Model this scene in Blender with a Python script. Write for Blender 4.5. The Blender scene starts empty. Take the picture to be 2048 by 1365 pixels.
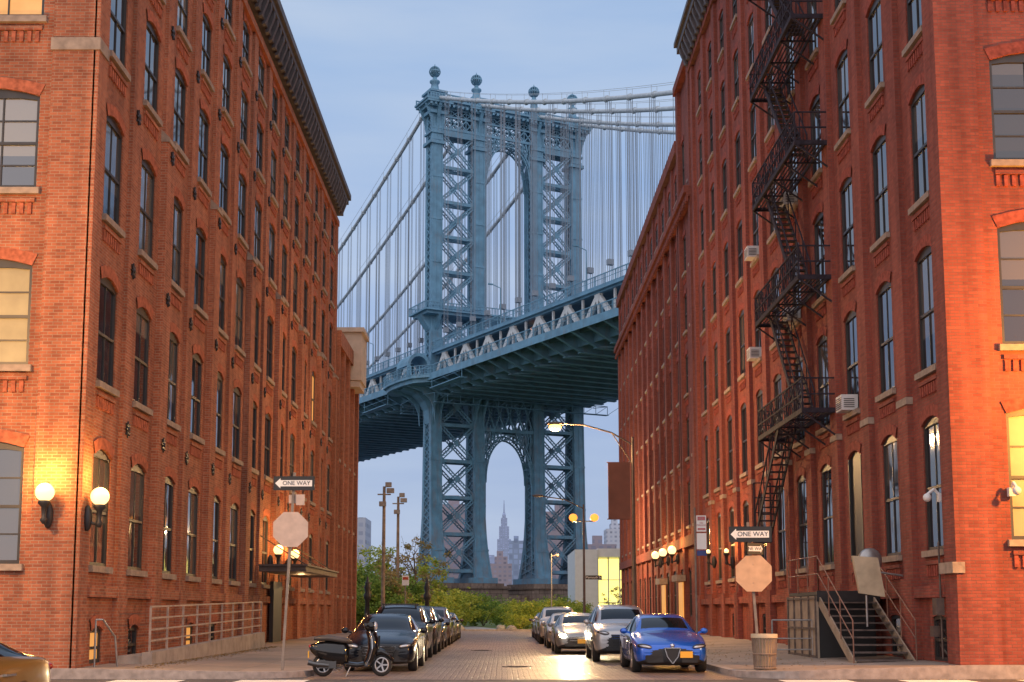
import bpy, math, random, bmesh
from mathutils import Vector, Matrix
random.seed(7)
R=math.radians
C=bpy.context.scene.collection
# ------------------------------------------------------------------ materials
def newmat(name):
    m=bpy.data.materials.new(name); m.use_nodes=True
    nt=m.node_tree; return m,nt,nt.nodes,nt.links,nt.nodes['Principled BSDF']
def mat(name,col,rough=.6,metal=0.,ns=2.,na=.25,bump=0.,bs=30.,emit=None,es=0.,spec=.5,coat=0.,rust_lamplight=0.):
    m,nt,N,L,b=newmat(name)
    b.inputs['Roughness'].default_value=rough; b.inputs['Metallic'].default_value=metal
    b.inputs['Specular IOR Level'].default_value=spec; b.inputs['Coat Weight'].default_value=coat
    b.inputs['Coat Roughness'].default_value=.04
    tc=N.new('ShaderNodeTexCoord')
    no=N.new('ShaderNodeTexNoise'); no.inputs['Scale'].default_value=ns; no.inputs['Detail'].default_value=5
    L.new(tc.outputs['Object'],no.inputs['Vector'])
    rp=N.new('ShaderNodeValToRGB')
    rp.color_ramp.elements[0].position=.3; rp.color_ramp.elements[1].position=.7
    rp.color_ramp.elements[0].color=[c*(1-na) for c in col]+[1]
    rp.color_ramp.elements[1].color=[min(1,c*(1+na)) for c in col]+[1]
    L.new(no.outputs['Fac'],rp.inputs['Fac'])
    out=rp.outputs['Color']
    if rust_lamplight>0:
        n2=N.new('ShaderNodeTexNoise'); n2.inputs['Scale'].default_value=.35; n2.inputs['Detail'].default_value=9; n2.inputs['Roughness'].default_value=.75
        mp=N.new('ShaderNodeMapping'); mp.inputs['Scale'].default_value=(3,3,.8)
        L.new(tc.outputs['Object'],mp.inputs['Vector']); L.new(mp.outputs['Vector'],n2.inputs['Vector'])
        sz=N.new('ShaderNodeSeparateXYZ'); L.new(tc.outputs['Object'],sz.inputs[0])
        mr=N.new('ShaderNodeMapRange'); mr.inputs[1].default_value=8; mr.inputs[2].default_value=45; mr.inputs[3].default_value=.10; mr.inputs[4].default_value=0  # browner towards the base: lamp warmth painted in along with the rust
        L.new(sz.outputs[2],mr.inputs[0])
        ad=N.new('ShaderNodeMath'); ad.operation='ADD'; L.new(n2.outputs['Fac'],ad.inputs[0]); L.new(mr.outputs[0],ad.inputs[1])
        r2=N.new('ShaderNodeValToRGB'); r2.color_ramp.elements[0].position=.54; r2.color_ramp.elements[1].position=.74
        r2.color_ramp.elements[1].color=(rust_lamplight,rust_lamplight,rust_lamplight,1)
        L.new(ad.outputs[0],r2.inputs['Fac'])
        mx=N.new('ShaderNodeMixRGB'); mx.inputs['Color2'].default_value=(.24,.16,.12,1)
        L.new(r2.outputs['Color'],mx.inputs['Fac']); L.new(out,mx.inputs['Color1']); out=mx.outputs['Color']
    L.new(out,b.inputs['Base Color'])
    if bump>0:
        n3=N.new('ShaderNodeTexNoise'); n3.inputs['Scale'].default_value=bs; n3.inputs['Detail'].default_value=4
        L.new(tc.outputs['Object'],n3.inputs['Vector'])
        bp=N.new('ShaderNodeBump'); bp.inputs['Strength'].default_value=bump; bp.inputs['Distance'].default_value=.02
        L.new(n3.outputs['Fac'],bp.inputs['Height']); L.new(bp.outputs['Normal'],b.inputs['Normal'])
    if emit:
        b.inputs['Emission Color'].default_value=(*emit,1); b.inputs['Emission Strength'].default_value=es
    return m
def facade_uv(N,L):
    g=N.new('ShaderNodeNewGeometry')
    sp=N.new('ShaderNodeSeparateXYZ'); L.new(g.outputs['Position'],sp.inputs[0])
    sn=N.new('ShaderNodeSeparateXYZ'); L.new(g.outputs['True Normal'],sn.inputs[0])
    ab=N.new('ShaderNodeMath'); ab.operation='ABSOLUTE'; L.new(sn.outputs[0],ab.inputs[0])
    gt=N.new('ShaderNodeMath'); gt.operation='GREATER_THAN'; gt.inputs[1].default_value=.5; L.new(ab.outputs[0],gt.inputs[0])
    mx=N.new('ShaderNodeMix'); mx.data_type='FLOAT'
    L.new(gt.outputs[0],mx.inputs[0]); L.new(sp.outputs[0],mx.inputs[2]); L.new(sp.outputs[1],mx.inputs[3])
    cb=N.new('ShaderNodeCombineXYZ'); L.new(mx.outputs[0],cb.inputs[0]); L.new(sp.outputs[2],cb.inputs[1])
    return cb.outputs[0],g
def brickmat(name,c1,c2,mortar,bw=.22,rh=.075,ms=.010,vary=.3,bump=.7,rough=.85,big=.25,odd=.45):
    m,nt,N,L,b=newmat(name)
    uv,g=facade_uv(N,L)
    br=N.new('ShaderNodeTexBrick'); br.inputs['Scale'].default_value=1
    br.inputs['Brick Width'].default_value=bw; br.inputs['Row Height'].default_value=rh; br.inputs['Mortar Size'].default_value=ms
    br.inputs['Mortar Smooth'].default_value=.3; br.inputs['Bias'].default_value=-.1
    br.inputs['Color1'].default_value=(*c1,1); br.inputs['Color2'].default_value=(*c2,1); br.inputs['Mortar'].default_value=(*mortar,1)
    L.new(uv,br.inputs['Vector'])
    no=N.new('ShaderNodeTexNoise'); no.inputs['Scale'].default_value=big; no.inputs['Detail'].default_value=8; no.inputs['Roughness'].default_value=.65
    L.new(g.outputs['Position'],no.inputs['Vector'])
    rp=N.new('ShaderNodeValToRGB'); rp.color_ramp.elements[0].position=.3; rp.color_ramp.elements[1].position=.72
    a=1-vary; rp.color_ramp.elements[0].color=(a,a*.98,a,1); rp.color_ramp.elements[1].color=(1.08,1.06,1.04,1)
    L.new(no.outputs['Fac'],rp.inputs['Fac'])
    mu=N.new('ShaderNodeMixRGB'); mu.blend_type='MULTIPLY'; mu.inputs['Fac'].default_value=1
    L.new(br.outputs['Color'],mu.inputs['Color1']); L.new(rp.outputs['Color'],mu.inputs['Color2'])
    mpf=N.new('ShaderNodeMapping'); mpf.inputs['Scale'].default_value=(1/bw,1/rh,1); L.new(uv,mpf.inputs['Vector'])
    vo=N.new('ShaderNodeTexWhiteNoise'); vo.noise_dimensions='2D'
    sf=N.new('ShaderNodeVectorMath'); sf.operation='FLOOR'; L.new(mpf.outputs['Vector'],sf.inputs[0]); L.new(sf.outputs[0],vo.inputs['Vector'])
    rf_=N.new('ShaderNodeValToRGB'); rf_.color_ramp.elements[0].position=0; rf_.color_ramp.elements[1].position=.5
    rf_.color_ramp.elements[0].color=(.62,.6,.62,1); rf_.color_ramp.elements[1].color=(1.,1.,1.,1); x_=rf_.color_ramp.elements.new(.95); x_.color=(1.2,1.2,1.15,1)
    L.new(vo.outputs['Value'],rf_.inputs['Fac'])
    m0=N.new('ShaderNodeMixRGB'); m0.blend_type='MULTIPLY'; m0.inputs['Fac'].default_value=odd
    L.new(mu.outputs['Color'],m0.inputs['Color1']); L.new(rf_.outputs['Color'],m0.inputs['Color2'])
    mp=N.new('ShaderNodeMapping'); mp.inputs['Scale'].default_value=(2.2,2.2,.16); L.new(g.outputs['Position'],mp.inputs['Vector'])
    n2=N.new('ShaderNodeTexNoise'); n2.inputs['Scale'].default_value=1; n2.inputs['Detail'].default_value=6
    L.new(mp.outputs['Vector'],n2.inputs['Vector'])
    r2=N.new('ShaderNodeValToRGB'); r2.color_ramp.elements[0].position=.35; r2.color_ramp.elements[1].position=.6
    r2.color_ramp.elements[0].color=(.70,.70,.72,1); r2.color_ramp.elements[1].color=(1,1,1,1)
    L.new(n2.outputs['Fac'],r2.inputs['Fac'])
    m2=N.new('ShaderNodeMixRGB'); m2.blend_type='MULTIPLY'; m2.inputs['Fac'].default_value=1
    L.new(m0.outputs['Color'],m2.inputs['Color1']); L.new(r2.outputs['Color'],m2.inputs['Color2'])
    L.new(m2.outputs['Color'],b.inputs['Base Color'])
    b.inputs['Roughness'].default_value=rough; b.inputs['Specular IOR Level'].default_value=.2
    bp=N.new('ShaderNodeBump'); bp.inputs['Strength'].default_value=bump; bp.inputs['Distance'].default_value=.012; bp.invert=True
    L.new(br.outputs['Fac'],bp.inputs['Height']); L.new(bp.outputs['Normal'],b.inputs['Normal'])
    return m
def groundmat(name,c1,c2,mortar,bw,rh,ms,rough,bump=.8,big=.4,off=.5,wob=.05):
    m,nt,N,L,b=newmat(name)
    g=N.new('ShaderNodeNewGeometry')
    nz=N.new('ShaderNodeTexNoise'); nz.inputs['Scale'].default_value=3; L.new(g.outputs['Position'],nz.inputs['Vector'])
    va=N.new('ShaderNodeVectorMath'); va.operation='MULTIPLY_ADD'; va.inputs[1].default_value=(wob,wob,0)
    L.new(nz.outputs['Color'],va.inputs[0]); L.new(g.outputs['Position'],va.inputs[2])
    br=N.new('ShaderNodeTexBrick'); br.inputs['Scale'].default_value=1; br.offset=off
    br.inputs['Brick Width'].default_value=bw; br.inputs['Row Height'].default_value=rh; br.inputs['Mortar Size'].default_value=ms
    br.inputs['Mortar Smooth'].default_value=.6
    br.inputs['Color1'].default_value=(*c1,1); br.inputs['Color2'].default_value=(*c2,1); br.inputs['Mortar'].default_value=(*mortar,1)
    L.new(va.outputs[0],br.inputs['Vector'])
    no=N.new('ShaderNodeTexNoise'); no.inputs['Scale'].default_value=big; no.inputs['Detail'].default_value=9; no.inputs['Roughness'].default_value=.7
    L.new(g.outputs['Position'],no.inputs['Vector'])
    rp=N.new('ShaderNodeValToRGB'); rp.color_ramp.elements[0].position=.3; rp.color_ramp.elements[1].position=.7
    rp.color_ramp.elements[0].color=(.55,.54,.52,1); rp.color_ramp.elements[1].color=(1.1,1.05,1,1)
    L.new(no.outputs['Fac'],rp.inputs['Fac'])
    mu=N.new('ShaderNodeMixRGB'); mu.blend_type='MULTIPLY'; mu.inputs['Fac'].default_value=1
    L.new(br.outputs['Color'],mu.inputs['Color1']); L.new(rp.outputs['Color'],mu.inputs['Color2'])
    L.new(mu.outputs['Color'],b.inputs['Base Color']); b.inputs['Roughness'].default_value=rough
    bp=N.new('ShaderNodeBump'); bp.inputs['Strength'].default_value=bump; bp.inputs['Distance'].default_value=.03; bp.invert=True
    L.new(br.outputs['Fac'],bp.inputs['Height']); L.new(bp.outputs['Normal'],b.inputs['Normal'])
    return m
def glassmat(name,blind_from=.5,blind=(.26,.24,.2),dark=(.015,.017,.022),rough=.05,ior=2.4):
    m,nt,N,L,b=newmat(name)
    oi=N.new('ShaderNodeObjectInfo'); tc=N.new('ShaderNodeTexCoord'); sp=N.new('ShaderNodeSeparateXYZ'); L.new(tc.outputs['Object'],sp.inputs[0])
    def mth(op,a,b_=None):
        n=N.new('ShaderNodeMath'); n.operation=op
        for i,x in enumerate((a,b_)):
            if x is None: continue
            if isinstance(x,(int,float)): n.inputs[i].default_value=x
            else: L.new(x,n.inputs[i])
        return n.outputs[0]
    r=oi.outputs['Random']; r2=mth('FRACT',mth('MULTIPLY',r,17.31)); r3=mth('FRACT',mth('MULTIPLY',r,53.7))
    mask=mth('MULTIPLY',mth('GREATER_THAN',r,blind_from),mth('GREATER_THAN',sp.outputs[2],mth('MULTIPLY',r2,2.3)))
    mx=N.new('ShaderNodeMixRGB'); mx.inputs['Color1'].default_value=(*dark,1); mx.inputs['Color2'].default_value=(*blind,1)
    fac=mth('MULTIPLY',mask,mth('ADD',mth('MULTIPLY',r3,.75),.25)); L.new(fac,mx.inputs['Fac'])
    L.new(mx.outputs['Color'],b.inputs['Base Color'])
    b.inputs['Roughness'].default_value=rough; b.inputs['IOR'].default_value=ior
    no=N.new('ShaderNodeTexNoise'); no.noise_dimensions='4D'; no.inputs['Scale'].default_value=1.3; no.inputs['Detail'].default_value=1
    L.new(mth('MULTIPLY',r,80.),no.inputs['W']); L.new(tc.outputs['Object'],no.inputs['Vector'])
    bp=N.new('ShaderNodeBump'); bp.inputs['Strength'].default_value=.5; bp.inputs['Distance'].default_value=.02
    L.new(no.outputs['Fac'],bp.inputs['Height']); L.new(bp.outputs['Normal'],b.inputs['Normal'])
    return m
def leafmat(name,a,b_,c):
    m,nt,N,L,b=newmat(name)
    g=N.new('ShaderNodeNewGeometry')
    no=N.new('ShaderNodeTexNoise'); no.inputs['Scale'].default_value=.9; no.inputs['Detail'].default_value=3
    L.new(g.outputs['Position'],no.inputs['Vector'])
    ad=N.new('ShaderNodeMath'); ad.operation='MULTIPLY_ADD'; ad.inputs[1].default_value=.35
    L.new(g.outputs['Random Per Island'],ad.inputs[0]); L.new(no.outputs['Fac'],ad.inputs[2])
    rp=N.new('ShaderNodeValToRGB'); e=rp.color_ramp.elements; e[0].position=.42; e[0].color=(*a,1); e[1].position=.85; e[1].color=(*c,1)
    x=e.new(.62); x.color=(*b_,1)
    L.new(ad.outputs[0],rp.inputs['Fac']); L.new(rp.outputs['Color'],b.inputs['Base Color']); b.inputs['Roughness'].default_value=.6
    b.inputs['Specular IOR Level'].default_value=.2
    # thin leaves let light through
    tr=N.new('ShaderNodeBsdfTranslucent'); L.new(rp.outputs['Color'],tr.inputs['Color'])
    ms=N.new('ShaderNodeMixShader'); ms.inputs[0].default_value=.4; L.new(b.outputs[0],ms.inputs[1]); L.new(tr.outputs[0],ms.inputs[2])
    L.new(ms.outputs[0],N['Material Output'].inputs['Surface'])
    return m
def citymat(name,wall,win,bw,rh,ms):
    m,nt,N,L,b=newmat(name)
    uv,g=facade_uv(N,L)
    br=N.new('ShaderNodeTexBrick'); br.offset=0; br.inputs['Scale'].default_value=1
    br.inputs['Brick Width'].default_value=bw; br.inputs['Row Height'].default_value=rh; br.inputs['Mortar Size'].default_value=ms
    br.inputs['Mortar Smooth'].default_value=0
    br.inputs['Color1'].default_value=(*win,1); br.inputs['Color2'].default_value=(*[min(1,c*2.2) for c in win],1); br.inputs['Mortar'].default_value=(*wall,1)
    L.new(uv,br.inputs['Vector']); L.new(br.outputs['Color'],b.inputs['Base Color']); b.inputs['Roughness'].default_value=.6
    return m
M={}
M['brickL']=brickmat('red_brick_warm',(.49,.165,.085),(.35,.11,.06),(.44,.28,.19))
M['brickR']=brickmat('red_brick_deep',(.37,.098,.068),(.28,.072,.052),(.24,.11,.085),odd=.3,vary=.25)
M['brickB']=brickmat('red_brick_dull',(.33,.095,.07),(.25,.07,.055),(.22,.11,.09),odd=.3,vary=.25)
M['arch']=mat('brick_arch',(.36,.11,.06),.85,na=.35,ns=8,spec=.2)
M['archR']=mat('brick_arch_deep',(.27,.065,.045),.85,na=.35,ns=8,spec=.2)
M['stone']=mat('brownstone_trim',(.30,.23,.18),.8,na=.25,ns=5,bump=.3)
M['cornice']=mat('painted_cornice',(.085,.075,.08),.6,na=.3,ns=3)
M['iron']=mat('black_iron',(.03,.028,.03),.5,na=.3,metal=.3)
M['step']=mat('worn_steel_tread',(.11,.085,.075),.6,na=.4,ns=6,spec=.3)
M['fe']=mat('painted_fire_escape_iron',(.034,.028,.038),.75,na=.35,ns=6,spec=.15)
M['frame']=mat('window_frame_dark',(.035,.033,.033),.45)
M['glass']=glassmat('window_glass',.5,(.2,.185,.15))
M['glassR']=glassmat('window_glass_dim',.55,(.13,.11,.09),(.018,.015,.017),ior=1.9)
M['litglass']=mat('lit_window_glass',(.3,.2,.1),.3,emit=(1,.42,.09),es=.7,na=.5,ns=1)
M['blind']=mat('window_blind_yellow',(.30,.26,.15),.5,na=.15)
M['roof']=mat('tar_roof',(.06,.06,.065),.9)
M['steel']=mat('bridge_blue_paint',(.115,.265,.39),.55,na=.2,ns=.6,rust_lamplight=.5)
M['steelD']=mat('bridge_blue_paint_dark',(.075,.16,.235),.6,na=.25,ns=.6,rust_lamplight=.45)
M['steelW']=mat('bridge_paint_lit_pale',(.58,.61,.61),.55,na=.15,ns=.8,rust_lamplight=.15)  # lit look of the truss diagonals put into a lighter paint
M['cable']=mat('cable_grey_paint',(.40,.47,.52),.5,na=.15)
M['hang']=mat('suspender_rope',(.20,.24,.29),.5,na=.1)
M['pier']=brickmat('granite_pier',(.33,.25,.2),(.25,.18,.14),(.14,.1,.08),bw=2.2,rh=.9,ms=.05,big=.2)
M['asphalt']=mat('asphalt',(.085,.078,.074),.7,na=.3,ns=1.5,bump=.5,bs=60)
M['cobble']=groundmat('belgian_block',(.38,.28,.23),(.23,.175,.15),(.085,.065,.055),.26,.15,.018,.42)
M['walk']=groundmat('concrete_flags',(.36,.29,.25),(.30,.25,.215),(.15,.12,.1),1.5,1.5,.012,.75,bump=.4,off=0,wob=.01)
M['kerb']=mat('granite_kerb',(.32,.27,.245),.7,na=.25,ns=6)
M['paint']=mat('road_paint',(.75,.72,.66),.6,na=.2,ns=4)
M['earth']=mat('ground_earth',(.13,.11,.08),.95,na=.35,ns=.4)
M['grass']=mat('park_grass',(.10,.14,.04),.95,na=.4,ns=1.2)
M['path']=mat('park_path',(.33,.32,.31),.85,na=.15,ns=1)
M['water']=mat('river_water',(.04,.06,.08),.12,bump=.4,bs=.8)
M['conc']=mat('concrete',(.34,.29,.25),.8,na=.25,ns=3,bump=.3)
M['galv']=mat('galvanised_steel',(.34,.34,.34),.4,metal=.7,na=.2,ns=6)
M['pole']=mat('grey_pole_paint',(.2,.165,.14),.55,na=.25,ns=5)
M['dpole']=mat('dark_weathered_pole',(.09,.065,.055),.6,na=.25,ns=5)
M['wood']=mat('weathered_wood',(.20,.14,.10),.85,na=.35,ns=3)
M['rail']=mat('weathered_rail_paint',(.36,.28,.24),.5,na=.25,ns=6)
M['railr']=mat('reddish_rail_paint',(.22,.11,.075),.5,na=.25,ns=6)
M['signback']=mat('bare_aluminium_sign',(.50,.39,.33),.5,metal=.15,na=.12,ns=5)
M['signtan']=mat('tan_lit_sign_back',(.56,.36,.22),.55,metal=.05,na=.12,ns=5)
M['slat']=mat('brown_basket_slat',(.24,.17,.125),.6,na=.25,ns=7)
M['white']=mat('white_sign_face',(.78,.77,.74),.5,na=.04)
M['black']=mat('black_sign_face',(.015,.015,.016),.45,na=.1)
M['rubber']=mat('tyre_rubber',(.018,.018,.018),.8,na=.2)
M['trimb']=mat('black_plastic',(.015,.015,.016),.45,na=.2)
M['seatm']=mat('grey_seat_vinyl',(.06,.05,.045),.5,na=.15)
M['rim']=mat('alloy_rim',(.45,.45,.46),.3,metal=.8,na=.1)
M['rimd']=mat('dark_alloy_rim',(.12,.12,.12),.3,metal=.9,na=.1)
M['chrome']=mat('chrome',(.7,.7,.72),.12,metal=1,na=.05)
M['carglass']=mat('car_glass',(.006,.008,.010),.04,spec=.4,na=.1,coat=.1)
M['lens']=mat('headlight_lens',(.5,.52,.55),.08,metal=.4,spec=.9,na=.3,ns=12,coat=1)
M['litlens']=mat('lit_headlight',(1,1,1),.2,emit=(1,.86,.55),es=60)
M['tail']=mat('red_tail_lens',(.35,.01,.01),.2,coat=1)
M['plate']=mat('amber_licence_plate',(.80,.42,.04),.5,na=.05)
M['globe']=mat('lit_globe',(.6,.5,.3),.4,emit=(1,.72,.30),es=2.0,na=.02)
M['amber']=mat('lit_amber_lens',(.2,.06,.01),.5,emit=(1,.33,.045),es=1.9,na=.02)
M['sodium']=mat('lit_street_lens',(.6,.4,.1),.4,emit=(1,.62,.13),es=5,na=.02)
M['fluor']=mat('lit_interior',(.6,.6,.3),.5,emit=(1,.84,.22),es=1.5,na=.35,ns=.6)
M['rustp']=mat('rust_brown_banner',(.20,.075,.045),.75,na=.2,ns=1)
M['whitew']=mat('white_cladding',(.62,.64,.66),.6,na=.06)
M['tan']=mat('tan_stucco',(.50,.41,.33),.85,na=.12)
M['tanm']=mat('tan_metal_box',(.30,.235,.175),.6,na=.25,ns=3)
M['tanp']=mat('tan_metal_panel',(.46,.37,.25),.6,na=.2,ns=3)
M['acw']=mat('air_conditioner_white',(.6,.6,.6),.55,na=.08)
M['bark']=mat('tree_bark',(.12,.085,.065),.9,na=.35,ns=6)
M['boulder']=mat('granite_boulder',(.28,.25,.22),.9,na=.3,ns=2,bump=.8,bs=4)
M['litter']=mat('fallen_leaves',(.30,.19,.06),.8,na=.5,ns=3)
M['leafG']=leafmat('green_leaves',(.08,.14,.025),(.16,.26,.05),(.28,.37,.07))
M['leafO']=leafmat('autumn_leaves',(.16,.15,.05),(.27,.21,.08),(.38,.26,.10))
M['leafY']=leafmat('yellow_green_leaves',(.15,.21,.03),(.32,.38,.05),(.52,.50,.08))
M['cityB']=citymat('hazed_apartment_brick',(.27,.235,.27),(.13,.13,.17),3.4,3.0,.75)  # brick paled to carry the distance haze in its colour
M['cityP']=citymat('hazed_stone_tower',(.27,.34,.50),(.19,.24,.37),9,7,2.2)  # blue aerial haze mixed into the stone and window colours
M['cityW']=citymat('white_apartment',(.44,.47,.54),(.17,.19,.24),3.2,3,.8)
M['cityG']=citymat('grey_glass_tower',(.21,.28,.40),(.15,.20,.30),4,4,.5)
def paintm(name,c,rough=.25,metal=.3,coat=1.,spec=.5):
    return mat(name,c,rough,metal=metal,na=.04,coat=coat,ns=1,spec=spec)
M['pblue']=paintm('metallic_blue_paint',(.008,.10,.55),.25,.35)
M['pblack']=paintm('dark_navy_paint',(.004,.006,.011),.2,0,.35,.25)
M['pdark']=paintm('dark_grey_paint',(.010,.012,.016),.25,.1,.4,.3)
M['psilver']=paintm('silver_paint',(.42,.42,.43),.3,.5)
M['pgrey']=paintm('grey_paint',(.22,.23,.25),.3,.5)
M['pbrown']=paintm('brown_paint',(.07,.035,.026),.3,.4)
M['pgold']=paintm('golden_yellow_paint',(.26,.13,.02),.3,.3)
M['pscoot']=paintm('gloss_black_paint',(.005,.005,.006),.12,.0,.4,.4)
# ------------------------------------------------------------------ mesh builder
class MB:
    def __init__(s): s.v=[];s.f=[];s.m=[];s.sm=[]
    def add(s,vs,fs,mi=0,sm=False):
        o=len(s.v); s.v.extend([tuple(p) for p in vs])
        for f in fs: s.f.append([i+o for i in f]); s.m.append(mi); s.sm.append(sm)
    def quad(s,a,b,c,d,mi=0): s.add([a,b,c,d],[(0,1,2,3)],mi)
    def box(s,x0,x1,y0,y1,z0,z1,mi=0):
        s.add([(x0,y0,z0),(x1,y0,z0),(x1,y1,z0),(x0,y1,z0),(x0,y0,z1),(x1,y0,z1),(x1,y1,z1),(x0,y1,z1)],
          [(0,3,2,1),(4,5,6,7),(0,1,5,4),(1,2,6,5),(2,3,7,6),(3,0,4,7)],mi)
    def beam(s,p,q,w,h=None,mi=0):
        h=h or w; p=Vector(p);q=Vector(q); d=q-p
        if d.length<1e-6: return
        d.normalize(); up=Vector((0,0,1)) if abs(d.z)<.95 else Vector((0,1,0))
        a=d.cross(up).normalized()*(w/2); b=a.cross(d).normalized()*(h/2)
        vs=[p-a-b,p+a-b,p+a+b,p-a+b,q-a-b,q+a-b,q+a+b,q-a+b]
        s.add(vs,[(0,3,2,1),(4,5,6,7),(0,1,5,4),(1,2,6,5),(2,3,7,6),(3,0,4,7)],mi)
    def cyl(s,p,q,r1,r2=None,n=10,mi=0,caps=True,sm=True):
        r2=r1 if r2 is None else r2
        p=Vector(p);q=Vector(q); d=(q-p).normalized(); up=Vector((0,0,1)) if abs(d.z)<.95 else Vector((0,1,0))
        a=d.cross(up).normalized(); b=a.cross(d).normalized(); vs=[]
        for c,r in((p,r1),(q,r2)):
            for i in range(n):
                t=2*math.pi*i/n; vs.append(c+a*math.cos(t)*r+b*math.sin(t)*r)
        s.add(vs,[(i,(i+1)%n,n+(i+1)%n,n+i) for i in range(n)],mi,sm)
        if caps: s.add(vs,[tuple(range(n-1,-1,-1)),tuple(range(n,2*n))],mi)
    def tube(s,pts,r,n=6,mi=0):
        for a,b in zip(pts[:-1],pts[1:]): s.cyl(a,b,r,r,n,mi)
    def sph(s,c,r,nu=14,nv=9,mi=0,rot=None):
        if not hasattr(r,'__len__'): r=(r,r,r)
        c=Vector(c);vs=[]
        for j in range(nv+1):
            ph=math.pi*j/nv
            for i in range(nu):
                t=2*math.pi*i/nu
                p=Vector((math.sin(ph)*math.cos(t)*r[0],math.sin(ph)*math.sin(t)*r[1],math.cos(ph)*r[2]))
                if rot: p=rot@p
                vs.append(c+p)
        s.add(vs,[(j*nu+i,j*nu+(i+1)%nu,(j+1)*nu+(i+1)%nu,(j+1)*nu+i) for j in range(nv) for i in range(nu)],mi,True)
    def lathe(s,base,prof,n=12,mi=0,axis='z',sm=True):
        vs=[]
        for r,h in prof:
            for i in range(n):
                t=2*math.pi*i/n; a,b=r*math.cos(t),r*math.sin(t)
                p={'z':(a,b,h),'x':(h,a,b),'y':(a,h,b)}[axis]
                vs.append((base[0]+p[0],base[1]+p[1],base[2]+p[2]))
        k=len(prof)
        s.add(vs,[(j*n+i,j*n+(i+1)%n,(j+1)*n+(i+1)%n,(j+1)*n+i) for j in range(k-1) for i in range(n)],mi,sm)
    def prism(s,pts,n,d,mi=0):
        k=len(pts); d=Vector(n)*d; p=[Vector(a) for a in pts]
        s.add(p+[a+d for a in p],[tuple(range(k)),tuple(range(2*k-1,k-1,-1))]+[(i,(i+1)%k,k+(i+1)%k,k+i) for i in range(k)],mi)
    def lat(s,p,q,w,side,t=.12,mi=0,step=None):
        p=Vector(p);q=Vector(q);sd=Vector(side).normalized()*(w/2); s.beam(p-sd,q-sd,t*1.3,t*2,mi); s.beam(p+sd,q+sd,t*1.3,t*2,mi)
        L=(q-p).length; n=max(2,int(L/(step or w)))
        for i in range(n):
            a=p.lerp(q,i/n); b=p.lerp(q,(i+1)/n); g=1 if i%2 else -1
            s.beam(a+sd*g,b-sd*g,t*.8,t,mi)
    def mesh(s,name,mats):
        me=bpy.data.meshes.new(name); me.from_pydata(s.v,[],s.f)
        for m in mats: me.materials.append(m)
        me.polygons.foreach_set('material_index',s.m); me.polygons.foreach_set('use_smooth',s.sm); me.update()
        return me
def wmat(o):
    return (wmat(o.parent)@o.matrix_parent_inverse@o.matrix_basis) if o.parent else o.matrix_basis.copy()
def link(o): C.objects.link(o); return o
def par(o,p,keep=True):
    o.parent=p
    if keep: o.matrix_parent_inverse=wmat(p).inverted()
    return o
def mk(mb,name,mats,parent=None,keep=True,loc=None,rz=0):
    mats=mats if isinstance(mats,(list,tuple)) else [mats]
    o=bpy.data.objects.new(name,mb.mesh(name,mats) if isinstance(mb,MB) else mb); link(o)
    if loc: o.location=loc
    o.rotation_euler[2]=rz
    if parent: par(o,parent,keep)
    return o
def top(name,loc,label,cat,group=None,rz=0):
    e=bpy.data.objects.new(name,None); link(e); e.location=loc; e.rotation_euler[2]=rz; e.empty_display_size=.3
    e['label']=label; e['category']=cat
    if group: e['group']=group
    return e
def tag(o,label,cat,group=None):
    o['label']=label;o['category']=cat
    if group:o['group']=group
    return o
def copy_thing(src,loc,rz=None,scale=None,label=None):
    n=src.copy(); link(n); n.location=loc
    if rz is not None: n.rotation_euler[2]=rz
    if scale: n.scale=(scale,)*3
    if label: n['label']=label
    def rec(a,b):
        for ch in a.children:
            c=ch.copy(); link(c); c.parent=b; c.matrix_parent_inverse=ch.matrix_parent_inverse.copy(); rec(ch,c)
    rec(src,n); return n
def text_mesh(txt,size,name='lettering'):
    cu=bpy.data.curves.new(name,'FONT'); cu.body=txt; cu.size=size; cu.align_x='CENTER'; cu.align_y='CENTER'; cu.extrude=.002
    o=bpy.data.objects.new('tmp',cu); link(o); dg=bpy.context.evaluated_depsgraph_get(); dg.update()
    me=bpy.data.meshes.new_from_object(o.evaluated_get(dg)); bpy.data.objects.remove(o); me.name=name; return me
def text_on(txt,size,loc,rz,parent,m,name='lettering'):
    me=text_mesh(txt,size); me.materials.clear(); me.materials.append(m)
    o=bpy.data.objects.new(name,me); link(o); o.location=loc; o.rotation_euler=(R(90),0,rz); par(o,parent); return o
# ------------------------------------------------------------------ ground
def sheet(name,pts,z,m):
    mb=MB(); mb.add([(x,y,z) for x,y in pts],[tuple(range(len(pts)))]); o=mk(mb,name,m); o['kind']='structure'; return o
sheet('ground',[(-6000,-200),(6000,-200),(6000,9000),(-6000,9000)],-.02,M['earth'])
sheet('cross_street_road',[(-80,-30),(80,-30),(80,30.2),(-80,30.2)],0,M['asphalt'])
sheet('cobbled_road',[(-4.4,28.9),(5.3,28.9),(5.3,90),(-4.4,90)],.004,M['cobble'])
sheet('far_cross_road',[(-80,90),(80,90),(80,99),(-80,99)],0,M['cobble'])
sheet('park_lawn',[(-80,99),(80,99),(80,214),(-80,214)],.0,M['grass'])
sheet('park_path',[(-3.8,99),(.6,99),(-.6,112),(-2.6,126),(-5.6,124),(-4.6,112)],.006,M['path'])
sheet('river_water',[(-900,214),(900,214),(900,800),(-900,800)],-.012,M['water'])
mb=MB()
for x in (-12.5,-8.4,-5.7,6.0,8.6,11.2): mb.quad((x,27.0,.006),(x+1.5,27.0,.006),(x+1.5,28.75,.006),(x,28.75,.006))
o=mk(mb,'crosswalk_marking',M['paint']); o['kind']='structure'
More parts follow.
